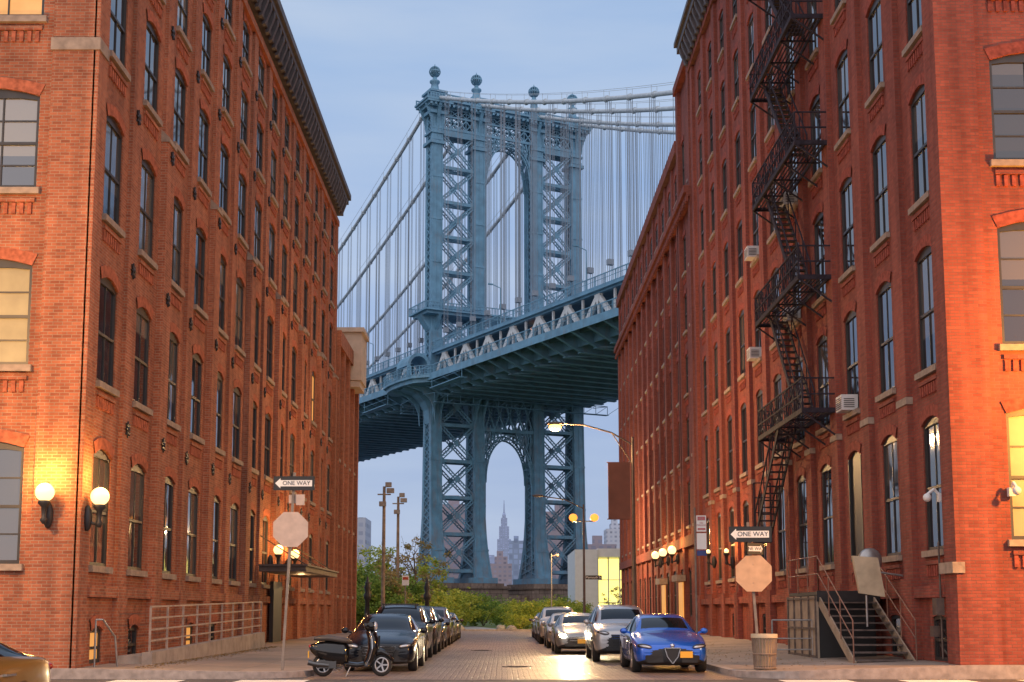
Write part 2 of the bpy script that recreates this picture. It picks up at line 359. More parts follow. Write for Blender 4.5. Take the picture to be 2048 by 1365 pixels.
def pavement(sx,kx,wx,rise,name):
    mb=MB(); r=1.6; ys=29.2; far=90.
    z=lambda x: .13+(rise-.13)*min(1,abs(x-kx)/abs(wx-kx))
    A=[math.pi/2*i/8 for i in range(8,-1,-1)]
    arc=[(kx+sx*(r-r*math.sin(t)),ys+r-r*math.cos(t)) for t in A]
    arci=[(kx+sx*(r-(r-.18)*math.sin(t)),ys+r-(r-.18)*math.cos(t)) for t in A]
    mb.add([(x,y,z(x)) for x,y in [(kx+sx*.18,far)]+arci+[(wx,ys+.18),(wx,far)]],[tuple(range(12))],0)
    mb.add([(wx,ys+.18,rise),(sx*60,ys+.18,rise),(sx*60,32,rise),(wx,32,rise)],[(0,1,2,3)],0)
    o=[(kx,far)]+arc+[(wx,ys),(sx*60,ys)]
    i=[(kx+sx*.18,far)]+arci+[(wx,ys+.18),(sx*60,ys+.18)]
    for k in range(len(o)-1):
        a,b=o[k],o[k+1];c,d=i[k+1],i[k]
        mb.quad((*a,z(a[0])+.004),(*b,z(b[0])+.004),(*c,z(c[0])+.004),(*d,z(d[0])+.004),1)
        mb.quad((*a,-.02),(*b,-.02),(*b,z(b[0])+.004),(*a,z(a[0])+.004),1)
    mb.quad((kx,far,-.02),(wx,far,-.02),(wx,far,rise),(kx,far,.13),1)
    ob=mk(mb,name,[M['walk'],M['kerb']]); ob['kind']='structure'
pavement(-1,-4.4,-9.7,.23,'pavement')
pavement(1,5.3,10.5,.30,'pavement')
sheet('pavement',[(-9.7,83.6),(-60,83.6),(-60,90),(-9.7,90)],.1,M['walk'])
mb=MB(); mb.box(-60,60,99,99.2,-.02,.12); o=mk(mb,'park_kerb',M['kerb']); o['kind']='structure'
mb=MB(); rl=random.Random(12)
for k in range(1500):
    t=rl.random()
    if t<.6: x=-8.45+abs(rl.gauss(0,.25)); y=rl.uniform(30,48)
    elif t<.8: x=-4.38+abs(rl.gauss(0,.2)); y=rl.uniform(31,60); z=.012
    else: x=rl.uniform(5.6,8.4); y=rl.uniform(30,60)
    if t<.6: z=.13+.10*min(1,abs(x+4.4)/5.3)+.008
    if t>=.8: z=.13+.17*min(1,abs(x-5.3)/5.2)+.008
    a=rl.random()*6.28; s_=rl.uniform(.02,.045); c_,n_=math.cos(a)*s_,math.sin(a)*s_
    mb.add([(x-c_,y-n_,z),(x+n_*.6,y-c_*.6,z+.012),(x+c_,y+n_,z),(x-n_*.6,y+c_*.6,z+.01)],[(0,1,2,3)])
o=mk(mb,'leaf_litter',M['litter']); o['kind']='stuff'; o['label']='dry fallen leaves scattered along the kerbs and walls'; o['category']='leaves'
for (x,y) in ((.4,35.5),(-.8,50.)):
    m=MB(); m.lathe((x,y,0),[(.0,.012),(.33,.012),(.36,.016),(.40,.016),(.41,.002)],24,sm=False)
    for k in range(-3,4): m.box(x-.28+abs(k)*.03,x+.28-abs(k)*.03,y+k*.08-.015,y+k*.08+.015,.011,.02)
    o=mk(m,'manhole_cover',M['step']); tag(o,'round cast iron manhole cover in cobbled road','manhole cover','manhole covers in the road')
# ------------------------------------------------------------------ facades
def arcpts(c,hw,zs,r,n=6):
    return [(c-hw+2*hw*k/n, zs+r*(1-(2*k/n-1)**2)) for k in range(n+1)]
def cell(mb,P,a0,a1,c,hw,zl,zh,z0,z1,r,dep=.2,trim=True):
    zs=z1-r; q=lambda *p,mi=0: mb.add([P(*x) for x in p],[tuple(range(len(p)))],mi)
    q((a0,0,zl),(a1,0,zl),(a1,0,z0),(a0,0,z0))
    q((a0,0,z0),(c-hw,0,z0),(c-hw,0,zh),(a0,0,zh)); q((c+hw,0,z0),(a1,0,z0),(a1,0,zh),(c+hw,0,zh))
    ap=arcpts(c,hw,zs,r)
    for k in range(len(ap)-1):
        (x0,y0),(x1,y1)=ap[k],ap[k+1]; q((x0,0,y0),(x1,0,y1),(x1,0,zh),(x0,0,zh)); q((x0,0,y0),(x0,-dep,y0),(x1,-dep,y1),(x1,0,y1))
    q((c-hw,0,z0),(c-hw,-dep,z0),(c-hw,-dep,zs),(c-hw,0,zs)); q((c+hw,0,z0),(c+hw,-dep,z0),(c+hw,-dep,zs),(c+hw,0,zs))
    q((c-hw,0,z0),(c+hw,0,z0),(c+hw,-dep,z0),(c-hw,-dep,z0))
    def bx(u0,u1,w1,v0,v1,mi):
        q((u0,w1,v0),(u1,w1,v0),(u1,w1,v1),(u0,w1,v1),mi=mi); q((u0,w1,v1),(u1,w1,v1),(u1,0,v1),(u0,0,v1),mi=mi); q((u0,w1,v0),(u1,w1,v0),(u1,0,v0),(u0,0,v0),mi=mi)
        q((u0,w1,v0),(u0,w1,v1),(u0,0,v1),(u0,0,v0),mi=mi); q((u1,w1,v0),(u1,w1,v1),(u1,0,v1),(u1,0,v0),mi=mi)
    if trim:
        t=.30; o=[(c-(hw+.12)+2*(hw+.12)*k/6, y+t-.03) for k,(x,y) in enumerate(ap)]
        for k in range(6):
            (x0,y0),(x1,y1)=ap[k],ap[k+1]; (u0,v0),(u1,v1)=o[k],o[k+1]
            q((x0,.035,y0),(x1,.035,y1),(u1,.035,v1),(u0,.035,v0),mi=1)
            q((u0,.035,v0),(u1,.035,v1),(u1,0,v1),(u0,0,v0),mi=1); q((x0,.035,y0),(x1,.035,y1),(x1,0,y1),(x0,0,y0),mi=1)
        if z0>2.6:
            n=8 if hw<1 else 14; d=2*hw/n
            for k in range(n): bx(c-hw+d*k+.02,c-hw+d*k+d*.6,.05,z0-.62,z0-.36,1)
            bx(c-hw,c+hw,.07,z0-.34,z0-.24,0)
WC={}
def window_meshes(w,h,r,style,glass):
    k=(round(w,2),round(h,2),round(r,2),style,glass)
    if k in WC: return WC[k]
    hw=w/2; g=MB(); ap=arcpts(0,hw,h-r,r)
    g.add([(-hw,0,0),(hw,0,0)]+[(x,0,z) for x,z in reversed(ap)],[tuple(range(len(ap)+2))])
    f=MB(); t=.07
    f.box(-hw,-hw+t,-.05,.02,0,h-r); f.box(hw-t,hw,-.05,.02,0,h-r); f.box(-hw+t,hw-t,-.05,.02,0,.09)
    for i in range(len(ap)-1):
        (x0,z0),(x1,z1)=ap[i],ap[i+1]; f.prism([(x0,.02,z0),(x1,.02,z1),(x1,.02,min(z1-.09,h-r-.04) if r>.01 else z1-.08),(x0,.02,min(z0-.09,h-r-.04) if r>.01 else z0-.08)],(0,-1,0),.065)
    zt=h-r-.04; mid=zt*.5
    f.box(-hw+t,hw-t,-.045,.0,mid-.035,mid+.035)
    if style=='sash4':
        f.box(-.014,.014,-.03,.0,.09,mid-.035); f.box(-.014,.014,-.02,.0,mid+.035,zt)
    if style=='double':
        f.box(-.06,.06,-.06,.0,.09,zt)
    if style=='grid':
        for x in (-hw/3,hw/3): f.box(x-.018,x+.018,-.03,0,.09,mid-.035); f.box(x-.018,x+.018,-.03,0,mid+.035,zt)
        for zz in (mid*.52,mid*1.5): f.box(-hw+t,hw-t,-.025,0.001,zz-.018,zz+.018)
    s=MB(); s.box(-hw-.1,hw+.1,-.20,.0,-.15,0)
    WC[k]=(g.mesh('window',[glass]),f.mesh('frame',[M['frame']]),s.mesh('sill',[M['stone']])); return WC[k]
def put_window(bld,loc,rz,w,h,r,style='sash4',glass=None,sill=True):
    glass=glass or M['glass']
    g,f,s=window_meshes(w,h,r,style,glass)
    a=bpy.data.objects.new('window',g); link(a); a.location=loc; a.rotation_euler[2]=rz; par(a,bld)
    b=bpy.data.objects.new('frame',f); link(b); b.parent=a
    if sill:
        c=bpy.data.objects.new('sill',s); link(c); c.parent=a
    return a
WD=-.085
def facade(mb,bld,O,U,N,rz,bays,rows,a_start,a_end,z_bot,z_top,style,glass,glassf=None,dep=.2):
    O=Vector(O);U=Vector(U);N=Vector(N)
    P=lambda a,w,z: tuple(O+U*a+N*w+Vector((0,0,z)))
    q=lambda *p: mb.add([P(*x) for x in p],[(0,1,2,3)],0)
    if bays[0][0]>a_start: q((a_start,0,z_bot),(bays[0][0],0,z_bot),(bays[0][0],0,z_top),(a_start,0,z_top))
    if bays[-1][1]<a_end: q((bays[-1][1],0,z_bot),(a_end,0,z_bot),(a_end,0,z_top),(bays[-1][1],0,z_top))
    for bi,(a0,a1,c) in enumerate(bays):
        zl=z_bot
        for ri,(z0,z1,hw,r) in enumerate(rows):
            zh=(z1+.45 if z1+.45<rows[ri+1][0]-.7 else (z1+rows[ri+1][0])/2) if ri<len(rows)-1 else z_top
            cell(mb,P,a0,a1,c,hw,zl,zh,z0,z1,r,dep); zl=zh
            gl=glassf(bi,ri) if glassf else glass
            if gl=='skip': continue
            put_window(bld,P(c,WD,z0),rz,2*hw,z1-z0,r,style,gl or glass,sill=z0>1.6)
    return P
# ---------- left building
LX=-9.6; LY0=29.4; NBL=14; LY1=29.45+3.1*NBL+.35
BL=top('brick_building',(LX-10,50,.2),'six storey orange red brick warehouse with arched windows','building')
wall=MB()
bays=[(29.45+3.1*i,29.45+3.1*(i+1),31.0+3.1*i) for i in range(NBL)]
rows=[(2.55,5.35,.70,.18),(6.9,9.55,.70,.18),(10.95,13.6,.70,.18),(15.05,17.5,.70,.18),(18.6,20.7,.66,.16),(21.75,23.4,.64,.16)]
def gl_left(b,r):
    if (b,r) in((11,2),): return M['litglass']
    return None
TOPL=24.3
facade(wall,BL,(LX,0,0),(0,1,0),(1,0,0),R(90),bays,rows,LY0,LY1,1.7,TOPL,'sash4',M['glass'],gl_left)
Pl=lambda a,w,z:(LX+w,a,z)
for i,(a0,a1,c) in enumerate(bays):
    if i in(0,1,3,4,12):
        cell(wall,Pl,a0,a1,c,.45,.0,1.7,.28,1.15,.12)
        put_window(BL,Pl(c,WD,.28),R(90),.9,.87,.12,'plain',M['litglass'] if i in(0,3) else M['glass'],sill=False)
    else: wall.quad(Pl(a0,0,0),Pl(a1,0,0),Pl(a1,0,1.7),Pl(a0,0,1.7))
wall.quad(Pl(bays[-1][1],0,0),Pl(LY1,0,0),Pl(LY1,0,1.7),Pl(bays[-1][1],0,1.7))
wall.quad(Pl(LY0,0,0),Pl(bays[0][0],0,0),Pl(bays[0][0],0,1.7),Pl(LY0,0,1.7))
facade(wall,BL,(0,LY0,0),(1,0,0),(0,-1,0),0,[(-14.9,-10.7,-12.2)],[(2.55,5.4,1.3,.2),(7.1,9.65,1.3,.2),(11.3,13.75,1.3,.2),(15.5,17.9,1.3,.2),(19.3,21.5,1.3,.2)],-45,LX,0,TOPL,'grid',M['glass'],
       lambda b,r: M['litglass'] if r==3 else (M['blind'] if r==1 else None))
wall.quad((LX,LY1,0),(-45,LY1,0),(-45,LY1,TOPL),(LX,LY1,TOPL))
mk(wall,'wall',[M['brickL'],M['arch']],BL)
pil=MB()
pil.box(-10.62,LX-.01,LY0-.08,LY0+.05,0,TOPL); pil.box(LX-.05,LX+.08,LY0-.08,29.98,0,TOPL)
for i in range(1,NBL+1):
    y=29.45+3.1*i
    pil.box(LX-.05,LX+.10,y-.36,y+.36,1.8,TOPL-.4)
    if i%2==0: pil.box(LX-.04,LX+.20,y-.40,y+.40,0,14.6)
    else: pil.box(LX-.04,LX+.16,y-.38,y+.38,0,2.1)
pil.box(LX-.03,LX+.13,29.99,LY1,1.82,2.08)
pil.box(LX-.03,LX+.16,29.99,LY1,TOPL-.7,TOPL-.4)
mk(pil,'pilasters',M['brickL'],BL)
for i in range(2,NBL+1,2):
    st=MB(); y=29.45+3.1*i
    st.prism([(LX-.02,y-.43,14.6),(LX+.24,y-.43,14.6),(LX+.24,y-.43,14.72),(LX-.02,y-.43,14.98)],(0,1,0),.86); mk(st,'stone_cap',M['stone'],BL)
st=MB(); st.box(-10.66,LX+.11,LY0-.12,LY0+.6,14.65,14.95); mk(st,'stone_band',M['stone'],BL)
CD=TOPL-25.62
co=MB()
co.box(LX-.3,LX+.35,LY0-.35,LY1+.2,25.62+CD,26.0+CD); co.box(LX-.3,LX+.62,LY0-.6,LY1+.4,26.35+CD,26.62+CD); co.box(LX-.3,LX+.75,LY0-.75,LY1+.5,26.63+CD,26.95+CD)
co.box(LX-.3,LX+.26,LY0-.3,LY1+.2,26.0+CD,26.35+CD); co.box(-45,LX-.31,LY0-.35,LY0+.3,25.62+CD,26.0+CD); co.box(-45,LX-.31,LY0-.75,LY0+.3,26.35+CD,26.95+CD)
y=LY0
while y<LY1:
    co.prism([(LX+.25,y,25.45+CD),(LX+.38,y,25.5+CD),(LX+.6,y,26.1+CD),(LX+.6,y,26.36+CD),(LX+.25,y,26.36+CD)],(0,1,0),.22); y+=.72
mk(co,'cornice',M['cornice'],BL)
rf=MB(); rf.box(-45,LX-.31,LY0+.31,LY1-.1,TOPL+.1,TOPL+.5); mk(rf,'roof',M['roof'],BL)
am=MB(); pts=[]
for i in range(16):
    r=.21 if i%2==0 else .09; t=2*math.pi*i/16; pts.append((0,r*math.cos(t),r*math.sin(t)))
am.prism(pts,(1,0,0),.04); am.sph((.04,0,0),(.04,.06,.06),8,6); ame=am.mesh('wall_anchor',[M['iron']])
cnt=0
for i in range(1,NBL):
    for z in (6.05,10.15,14.25,18.0,21.2):
        if cnt<100:
            o=bpy.data.objects.new('wall_anchor',ame); link(o); o.location=(LX+(.21 if (i%2==0 and z<14.6) else .11),29.45+3.1*i,z); par(o,BL); cnt+=1
# ---------- lower left building beyond
BY=LY1+.02
BL2=top('brick_building',(LX-8,78,.1),'lower brick warehouse with a tan box on its facade','building')
w2=MB(); facade(w2,BL2,(LX+.1,0,0),(0,1,0),(1,0,0),R(90),[(BY+2.45*i,BY+2.45*(i+1),BY+2.45*(i+.5)) for i in range(4)],[(2.4,4.8,.5,.15),(6.4,8.8,.5,.15),(10.2,12.6,.5,.15)],BY,83.4,0,17.4,'sash4',M['glass'])
w2.quad((LX+.1,83.4,0),(-40,83.4,0),(-40,83.4,17.4),(LX+.1,83.4,17.4)); w2.quad((LX+.1,BY,17.4),(LX+.1,83.4,17.4),(-40,83.4,17.4),(-40,BY,17.4))
mk(w2,'wall',[M['brickL'],M['arch']],BL2)
pb=MB()
for i in range(5): y=min(BY+2.45*i,83.1); pb.box(LX+.08,LX+.3,y-.26+ (.3 if i==0 else 0),y+.28,0,16.6)
pb.box(LX+.08,LX+.36,BY,83.45,16.6,17.5); mk(pb,'pilasters',M['brickL'],BL2)
tb=MB(); tb.box(-12,-8.75,79.4,82.3,15.7,18.7); tb.box(-12,-8.6,79.25,82.45,18.72,19.0); tb.box(-12,-8.85,79.5,82.2,15.3,15.68); mk(tb,'facade_box',M['tan'],BL2)
# ---------- right building A
RX=10.4; RY0=29.5; RY1=68.4
BR=top('brick_building',(RX+10,49,.3),'tall deep red brick warehouse with iron fire escape','building')
wr=MB()
baysR=[(29.5+3.45*i,29.5+3.45*(i+1),31.22+3.45*i) for i in range(11)]
rowsR=[(2.95,6.2,.68,.18),(7.35,10.4,.68,.18),(11.6,14.5,.68,.18),(15.8,18.5,.68,.18),(19.9,22.5,.66,.16),(23.9,26.3,.64,.16),(27.7,29.8,.62,.16)]
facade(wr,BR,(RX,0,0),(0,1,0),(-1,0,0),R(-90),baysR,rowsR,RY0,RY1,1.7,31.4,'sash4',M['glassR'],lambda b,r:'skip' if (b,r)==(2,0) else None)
Pr=lambda a,w,z:(RX-w,a,z)
for i,(a0,a1,c) in enumerate(baysR):
    if i in(0,1,4,6,8):
        cell(wr,Pr,a0,a1,c,.5,.0,1.7,.32,1.4,.06,trim=False); put_window(BR,Pr(c,WD,.32),R(-90),1.,1.08,.06,'plain',M['glassR'],sill=False)
    else: wr.quad(Pr(a0,0,0),Pr(a1,0,0),Pr(a1,0,1.7),Pr(a0,0,1.7))
wr.quad(Pr(baysR[-1][1],0,0),Pr(RY1,0,0),Pr(RY1,0,1.7),Pr(baysR[-1][1],0,1.7))
facade(wr,BR,(0,RY0,0),(1,0,0),(0,-1,0),0,[(10.9,15.2,12.85)],[(3.1,6.2,1.3,.2),(7.6,10.6,1.3,.22),(12.,14.7,1.3,.22),(16.3,19,1.3,.22),(20.5,23,1.3,.22)],RX,45,0,31.4,'grid',M['glassR'],lambda b,r: M['blind'] if r==0 else None)
wr.quad((RX,RY1,0),(45,RY1,0),(45,RY1,31.4),(RX,RY1,31.4))
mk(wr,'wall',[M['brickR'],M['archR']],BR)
pr=MB()
for i in range(0,12):
    y=29.5+3.45*i
    if i==0: pr.box(RX-.16,RX+.05,RY0-.08,RY0+.72,0,31.2); continue
    if i==11: y=RY1-.5
    pr.box(RX-.15,RX+.05,y-.38,y+.38,1.8,30.9)
    pr.box(RX-.23,RX+.04,y-.44,y+.44,0,2.3)
pr.box(RX-.18,RX+.05,30.23,RY1,1.82,2.1); pr.box(RX-.24,RX+.05,RY0,RY1,30.9,31.3)
pr.box(RX+.05,RX+.8,RY0-.08,RY0+.05,0,31.2)
mk(pr,'pilasters',M['brickR'],BR)
for i in range(1,11):
    y=29.5+3.45*i; sr=MB(); sr.box(RX-.18,RX+.02,y-.41,y+.41,6.7,6.88); mk(sr,'stone_block',M['stone'],BR)
sr=MB(); sr.box(RX-.26,RX+.02,RY0-.12,RY0+.8,2.35,2.6); mk(sr,'stone_block',M['stone'],BR)
cr=MB()
cr.box(RX-.4,RX+.3,RY0-.4,RY1+.2,31.32,31.7); cr.box(RX-.75,RX+.3,RY0-.7,RY1+.4,32.1,32.5); cr.box(RX-.3,RX+.3,RY0-.3,RY1+.1,31.7,32.1); cr.box(RX+.31,45,RY0-.7,RY0+.3,31.4,32.5); cr.box(RX-.9,RX+.3,RY0-.85,RY1+.5,32.5,32.75)
y=RY0
while y<RY1:
    cr.prism([(RX-.28,y,31.1),(RX-.4,y,31.15),(RX-.7,y,31.85),(RX-.7,y,32.11),(RX-.28,y,32.11)],(0,1,0),.25); y+=.8
mk(cr,'cornice',M['cornice'],BR)
rf=MB(); rf.box(RX+.31,45,RY0+.31,RY1-.1,31.5,32); mk(rf,'roof',M['roof'],BR)
for (bi,z) in ((2,7.35),(6,11.6),(4,11.6),(4,15.8),(6,15.8)):
    a=MB(); c=31.22+3.45*bi; a.box(RX-.42,RX+.06,c-.34,c+.34,z+.02,z+.48)
    for k in range(6): a.box(RX-.43,RX-.415,c-.28,c+.28,z+.08+k*.06,z+.10+k*.06,1)
    for k in range(5): a.box(RX-.36,RX-.05,c-.355,c-.335,z+.10+k*.06,z+.12+k*.06,1)
    mk(a,'air_conditioner',[M['acw'],M['trimb']],BR)
# ---------- right building B
BB=top('brick_building',(RX+10,90,.2),'long brick warehouse with tall pilasters and arched attic windows','building')
BY0=68.45; BY1=113.
wb=MB()
nb=12; sp=(BY1-73.6)/nb
baysB=[(73.6+sp*i,73.6+sp*(i+1),73.6+sp*(i+.5)) for i in range(nb)]
rowsB=[(1.2,3.9,.8,.2),(6.2,8.9,.95,.1),(10.,12.6,.95,.1),(13.6,16.2,.95,.1),(17.2,19.7,.95,.1),(20.7,23.1,.95,.25),(25.6,27.4,.75,.25)]
RT=28.6
facade(wb,BB,(RX,0,0),(0,1,0),(-1,0,0),R(-90),baysB,rowsB,73.6,BY1,0.,RT,'double',M['glassR'])
wb2=[(68.45,71.1,69.8),(71.1,73.6,72.3)]
facade(wb,BB,(RX,0,0),(0,1,0),(-1,0,0),R(-90),wb2,[(1.2,3.9,.5,.2),(6.2,8.7,.5,.1),(10.,12.3,.5,.1),(13.6,15.9,.5,.1),(17.2,19.4,.5,.1),(20.6,22.8,.5,.1),(25.4,28.4,.5,.1)],68.45,73.6,0,31.8,'sash4',M['glassR'])
wb.quad((RX,BY1,0),(45,BY1,0),(45,BY1,RT),(RX,BY1,RT)); wb.quad((RX,73.6,RT),(45,73.6,RT),(45,73.6,31.8),(RX,73.6,31.8))
wb.quad((RX,73.6,RT),(45,73.6,RT),(45,BY1,RT),(RX,BY1,RT))
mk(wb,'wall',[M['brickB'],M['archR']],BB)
pbm=MB()
for i in range(nb+1):
    y=73.6+sp*i
    if i==nb: y-=.45
    if i==0: y+=.1
    pbm.box(RX-.22,RX+.05,y-.36,y+.36,5.6,23.7); pbm.box(RX-.12,RX+.05,y-.36,y+.36,0,5.0); pbm.box(RX-.12,RX+.05,y-.32,y+.32,24.6,RT-.4)
for y in (68.9,73.3): pbm.box(RX-.22,RX+.04,y-.4,y+.3,0,31.6)
pbm.box(RX-.4,RX+.04,BY0,BY1,23.9,24.1); pbm.box(RX-.55,RX+.04,BY0,BY1+.1,24.1,24.5); pbm.box(RX-.3,RX+.04,73.7,BY1,RT-.4,RT+.35); pbm.box(RX-.36,RX+.04,68.45,73.6,31.6,32.1)
pbm.box(RX-.28,RX+.04,BY0,BY1,5.0,5.6)
y=BY0
while y<BY1: pbm.box(RX-.45,RX-.3,y,y+.25,23.6,23.9); y+=.55
mk(pbm,'pilasters',M['brickB'],BB)
for y in (78,86,93):
    pp=MB(); pp.cyl((RX+.6,y,RT),(RX+.6,y,30.2),.18,n=8); mk(pp,'roof_vent',M['cornice'],BB)
for y in (82,89,97,104):
    pp=MB(); pp.box(RX+.1,RX+.9,y,y+.8,RT+.1,29.7); mk(pp,'chimney',M['cornice'],BB)
# ------------------------------------------------------------------ fire escape (part of right building)
fe=bpy.data.objects.new('fire_escape',None); link(fe); fe.location=(RX,41,4); par(fe,BR)
ya,yb=39.6,46.5; xo=RX-1.15
levels=[7.65,11.85,16.2,20.4,24.4,28.2]
for li,z in enumerate(levels):
    m=MB()
    m.beam((xo,ya,z),(xo,yb,z),.06,.16); m.beam((RX-.2,ya,z),(RX-.2,yb,z),.05,.12)
    m.beam((xo,ya,z),(RX,ya,z),.06,.14); m.beam((xo,yb,z),(RX,yb,z),.05,.12)
    xx=xo+.1
    while xx<RX-.2: m.beam((xx,ya,z),(xx,yb,z),.04,.03); xx+=.12
    for j in range(5):
        yy=ya+(yb-ya)*j/4; m.beam((xo,yy,z-.06),(RX,yy,z-.9),.05); m.beam((xo,yy,z-.06),(RX,yy,z-.06),.05)
    mk(m,'platform',M['fe'],fe)
    r=MB()
    for h in (.5,1.0):
        r.beam((xo,ya,z+h),(xo,yb,z+h),.045); r.beam((xo,ya,z+h),(RX,ya,z+h),.045); r.beam((xo,yb,z+h),(RX,yb,z+h),.04)
    n=24; d=(yb-ya)/n
    for i in range(n+1):
        yy=ya+d*i; r.beam((xo,yy,z),(xo,yy,z+1.0),.05 if i%4==0 else .024)
        if i%4==0 and i<n:
            r.beam((xo,yy,z+.02),(xo,yy+4*d,z+.98),.03); r.beam((xo,yy,z+.98),(xo,yy+4*d,z+.02),.03)
    for x in [xo+.26*j for j in range(1,4)]: r.beam((x,ya,z),(x,ya,z+1),.024); r.beam((x,yb,z),(x,yb,z+1),.02)
    mk(r,'railing',M['fe'],fe)
    if li>0:
        s=MB(); z1=levels[li-1]; p0=Vector((RX-.65,45.2,z)); p1=Vector((RX-.65,41.2,z1))
        for dx in (-.27,.27):
            d_=Vector((dx,0,0)); s.beam(p0+d_,p1+d_,.04,.18); s.beam(p0+d_+Vector((0,0,.85)),p1+d_+Vector((0,0,.85)),.04)
            for t in (.0,.25,.5,.75,1): q=p0.lerp(p1,t)+d_; s.beam(q,q+Vector((0,0,.85)),.035)
        for j in range(1,16):
            q=p0.lerp(p1,j/16); s.box(q.x-.27,q.x+.27,q.y-.12,q.y+.12,q.z-.02,q.z+.02)
        mk(s,'stair',M['fe'],fe)
s=MB(); p0=Vector((RX-.8,43.4,7.65)); p1=Vector((RX-.8,47.8,4.3))
for dx in (-.28,.28):
    d_=Vector((dx,0,0)); s.beam(p0+d_,p1+d_,.04,.18); s.beam(p0+d_+Vector((0,0,.85)),p1+d_+Vector((0,0,.85)),.045)
    for t in [j/8 for j in range(9)]: q=p0.lerp(p1,t)+d_; s.beam(q,q+Vector((0,0,.85)),.035)
for j in range(1,15): q=p0.lerp(p1,j/15); s.box(q.x-.28,q.x+.28,q.y-.12,q.y+.12,q.z-.02,q.z+.02)
s.beam((RX-.5,47.9,4.0),(RX-.5,47.9,6.2),.05); s.beam((RX-1.1,47.9,4.0),(RX-1.1,47.9,6.2),.05)
for z in (4.0,4.55,5.1,5.65,6.2): s.beam((RX-1.1,47.9,z),(RX-.5,47.9,z),.04)
mk(s,'drop_stair',M['fe'],fe)
# ------------------------------------------------------------------ bridge
TH=R(27)
BG=top('suspension_bridge',(-12.5,230,0),'blue steel suspension bridge with arched tower and double deck','bridge',rz=TH)
def bk(mb,name,mats,parent=None):
    mats=mats if isinstance(mats,(list,tuple)) else [mats]
    o=bpy.data.objects.new(name,mb.mesh(name,mats)); link(o); o.parent=parent or BG; return o
tw=bpy.data.objects.new('tower',None); link(tw); tw.parent=BG
cols=[0,8.53,20.8,29.3]
HX=1.08
def hy(z):
    if z>44: return 1.4
    if z>22: return 1.4+ (44-z)/22*.5
    t=(22-z)/15; return 1.9+1.8*t**2.2
def hx(z): return HX if z>20 else HX+.6*((20-z)/13)**2
zl=[7,8,9.5,11,13,15,18,22,26,30,34,38,42,46,50,54,60,66,72,78,84,89,93.6]
for ci,cx in enumerate(cols):
    m=MB()
    for k in range(len(zl)-1):
        z0,z1=zl[k],zl[k+1]
        def ring(z,x0,x1,y0,y1): return [(cx+x0,y0,z),(cx+x1,y0,z),(cx+x1,y1,z),(cx+x0,y1,z)]
        a,b=hy(z0),hy(z1); u,v=hx(z0),hx(z1)
        for (sa,sb) in ((-a,-a+.75),(a-.75,a)):
            ta,tb=((-b,-b+.75) if sa<0 else (b-.75,b))
            m.add(ring(z0,-u,u,sa,sb)+ring(z1,-v,v,ta,tb),[(0,1,5,4),(1,2,6,5),(2,3,7,6),(3,0,4,7)],0)
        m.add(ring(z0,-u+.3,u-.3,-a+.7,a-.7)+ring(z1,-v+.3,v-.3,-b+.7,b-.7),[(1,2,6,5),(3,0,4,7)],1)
        for xs in (-1,1):
            m.beam((cx+xs*(u-.12),-a-.03,z0),(cx+xs*(v-.12),-b-.03,z1),.24,.1,0)
            m.beam((cx+xs*(u-.12),a+.03,z0),(cx+xs*(v-.12),b+.03,z1),.24,.1,0)
        m.beam((cx,-a-.02,z0),(cx,-b-.02,z1),.16,.08,0)
    z=8.
    while z<92:
        for xs in (-1,1):
            x=cx+xs*(hx(z)-.1); m.beam((x,-hy(z)+.6,z),(x,hy(z+1.3)-.6,z+1.3),.1,.16); m.beam((x,hy(z)-.6,z),(x,-hy(z+1.3)+.6,z+1.3),.1,.16)
        z+=1.3
    for z in (12,20,28,36,48,56,64,72,80,87): m.box(cx-hx(z)-.08,cx+hx(z)+.08,-hy(z)-.1,-hy(z)+.1,z,z+.35)
    for (z0,z1,e) in ((86.2,86.8,.35),(88.2,88.6,.2),(91.8,92.4,.5),(93.0,93.6,.9),(93.6,94.3,1.4),(94.3,94.8,1.1),(94.8,95.9,.2),(95.9,96.3,.6)):
        m.box(cx-1.15-e,cx+1.15+e,-1.45-e,1.45+e,z0,z1-.002)
    for xs in (-1,1):
        for yy in (-1.6,1.3):
            m.prism([(cx+xs*HX,yy,89),(cx+xs*1.45,yy,91),(cx+xs*2.5,yy,93.5),(cx+xs*HX,yy,93.5)],(0,1,0),.35)
    m.prism([(cx-.3,-1.4,89),(cx-.3,-1.75,91),(cx-.3,-2.8,93.5),(cx-.3,-1.4,93.5)],(1,0,0),.6)
    m.box(cx-2.4,cx+2.4,-4.3,4.3,6.3,7.3)
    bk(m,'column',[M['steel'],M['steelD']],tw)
    f=MB()
    f.lathe((cx,0,0),[(1.3,96.3),(1.2,96.6),(.8,97.0),(.65,98.0),(.95,98.3),(.95,98.6),(.45,98.9),(.35,99.4)],12,0)
    f.sph((cx,0,100.4),.7,12,8,1)
    for k in range(8):
        t=math.pi*k/8; pr_=[(cx+1.02*math.sin(ph)*math.cos(t),1.02*math.sin(ph)*math.sin(t),100.4+1.02*math.cos(ph)) for ph in [2*math.pi*j/16 for j in range(17)]]
        for a,b in zip(pr_[:-1],pr_[1:]): f.beam(a,b,.12)
    f.lathe((cx,0,0),[(1.08,100.3),(1.08,100.5)],16,0); f.cyl((cx,0,101.4),(cx,0,101.9),.15,.05,6)
    bk(f,'finial',[M['steel'],M['steelD']],tw)
br=MB()
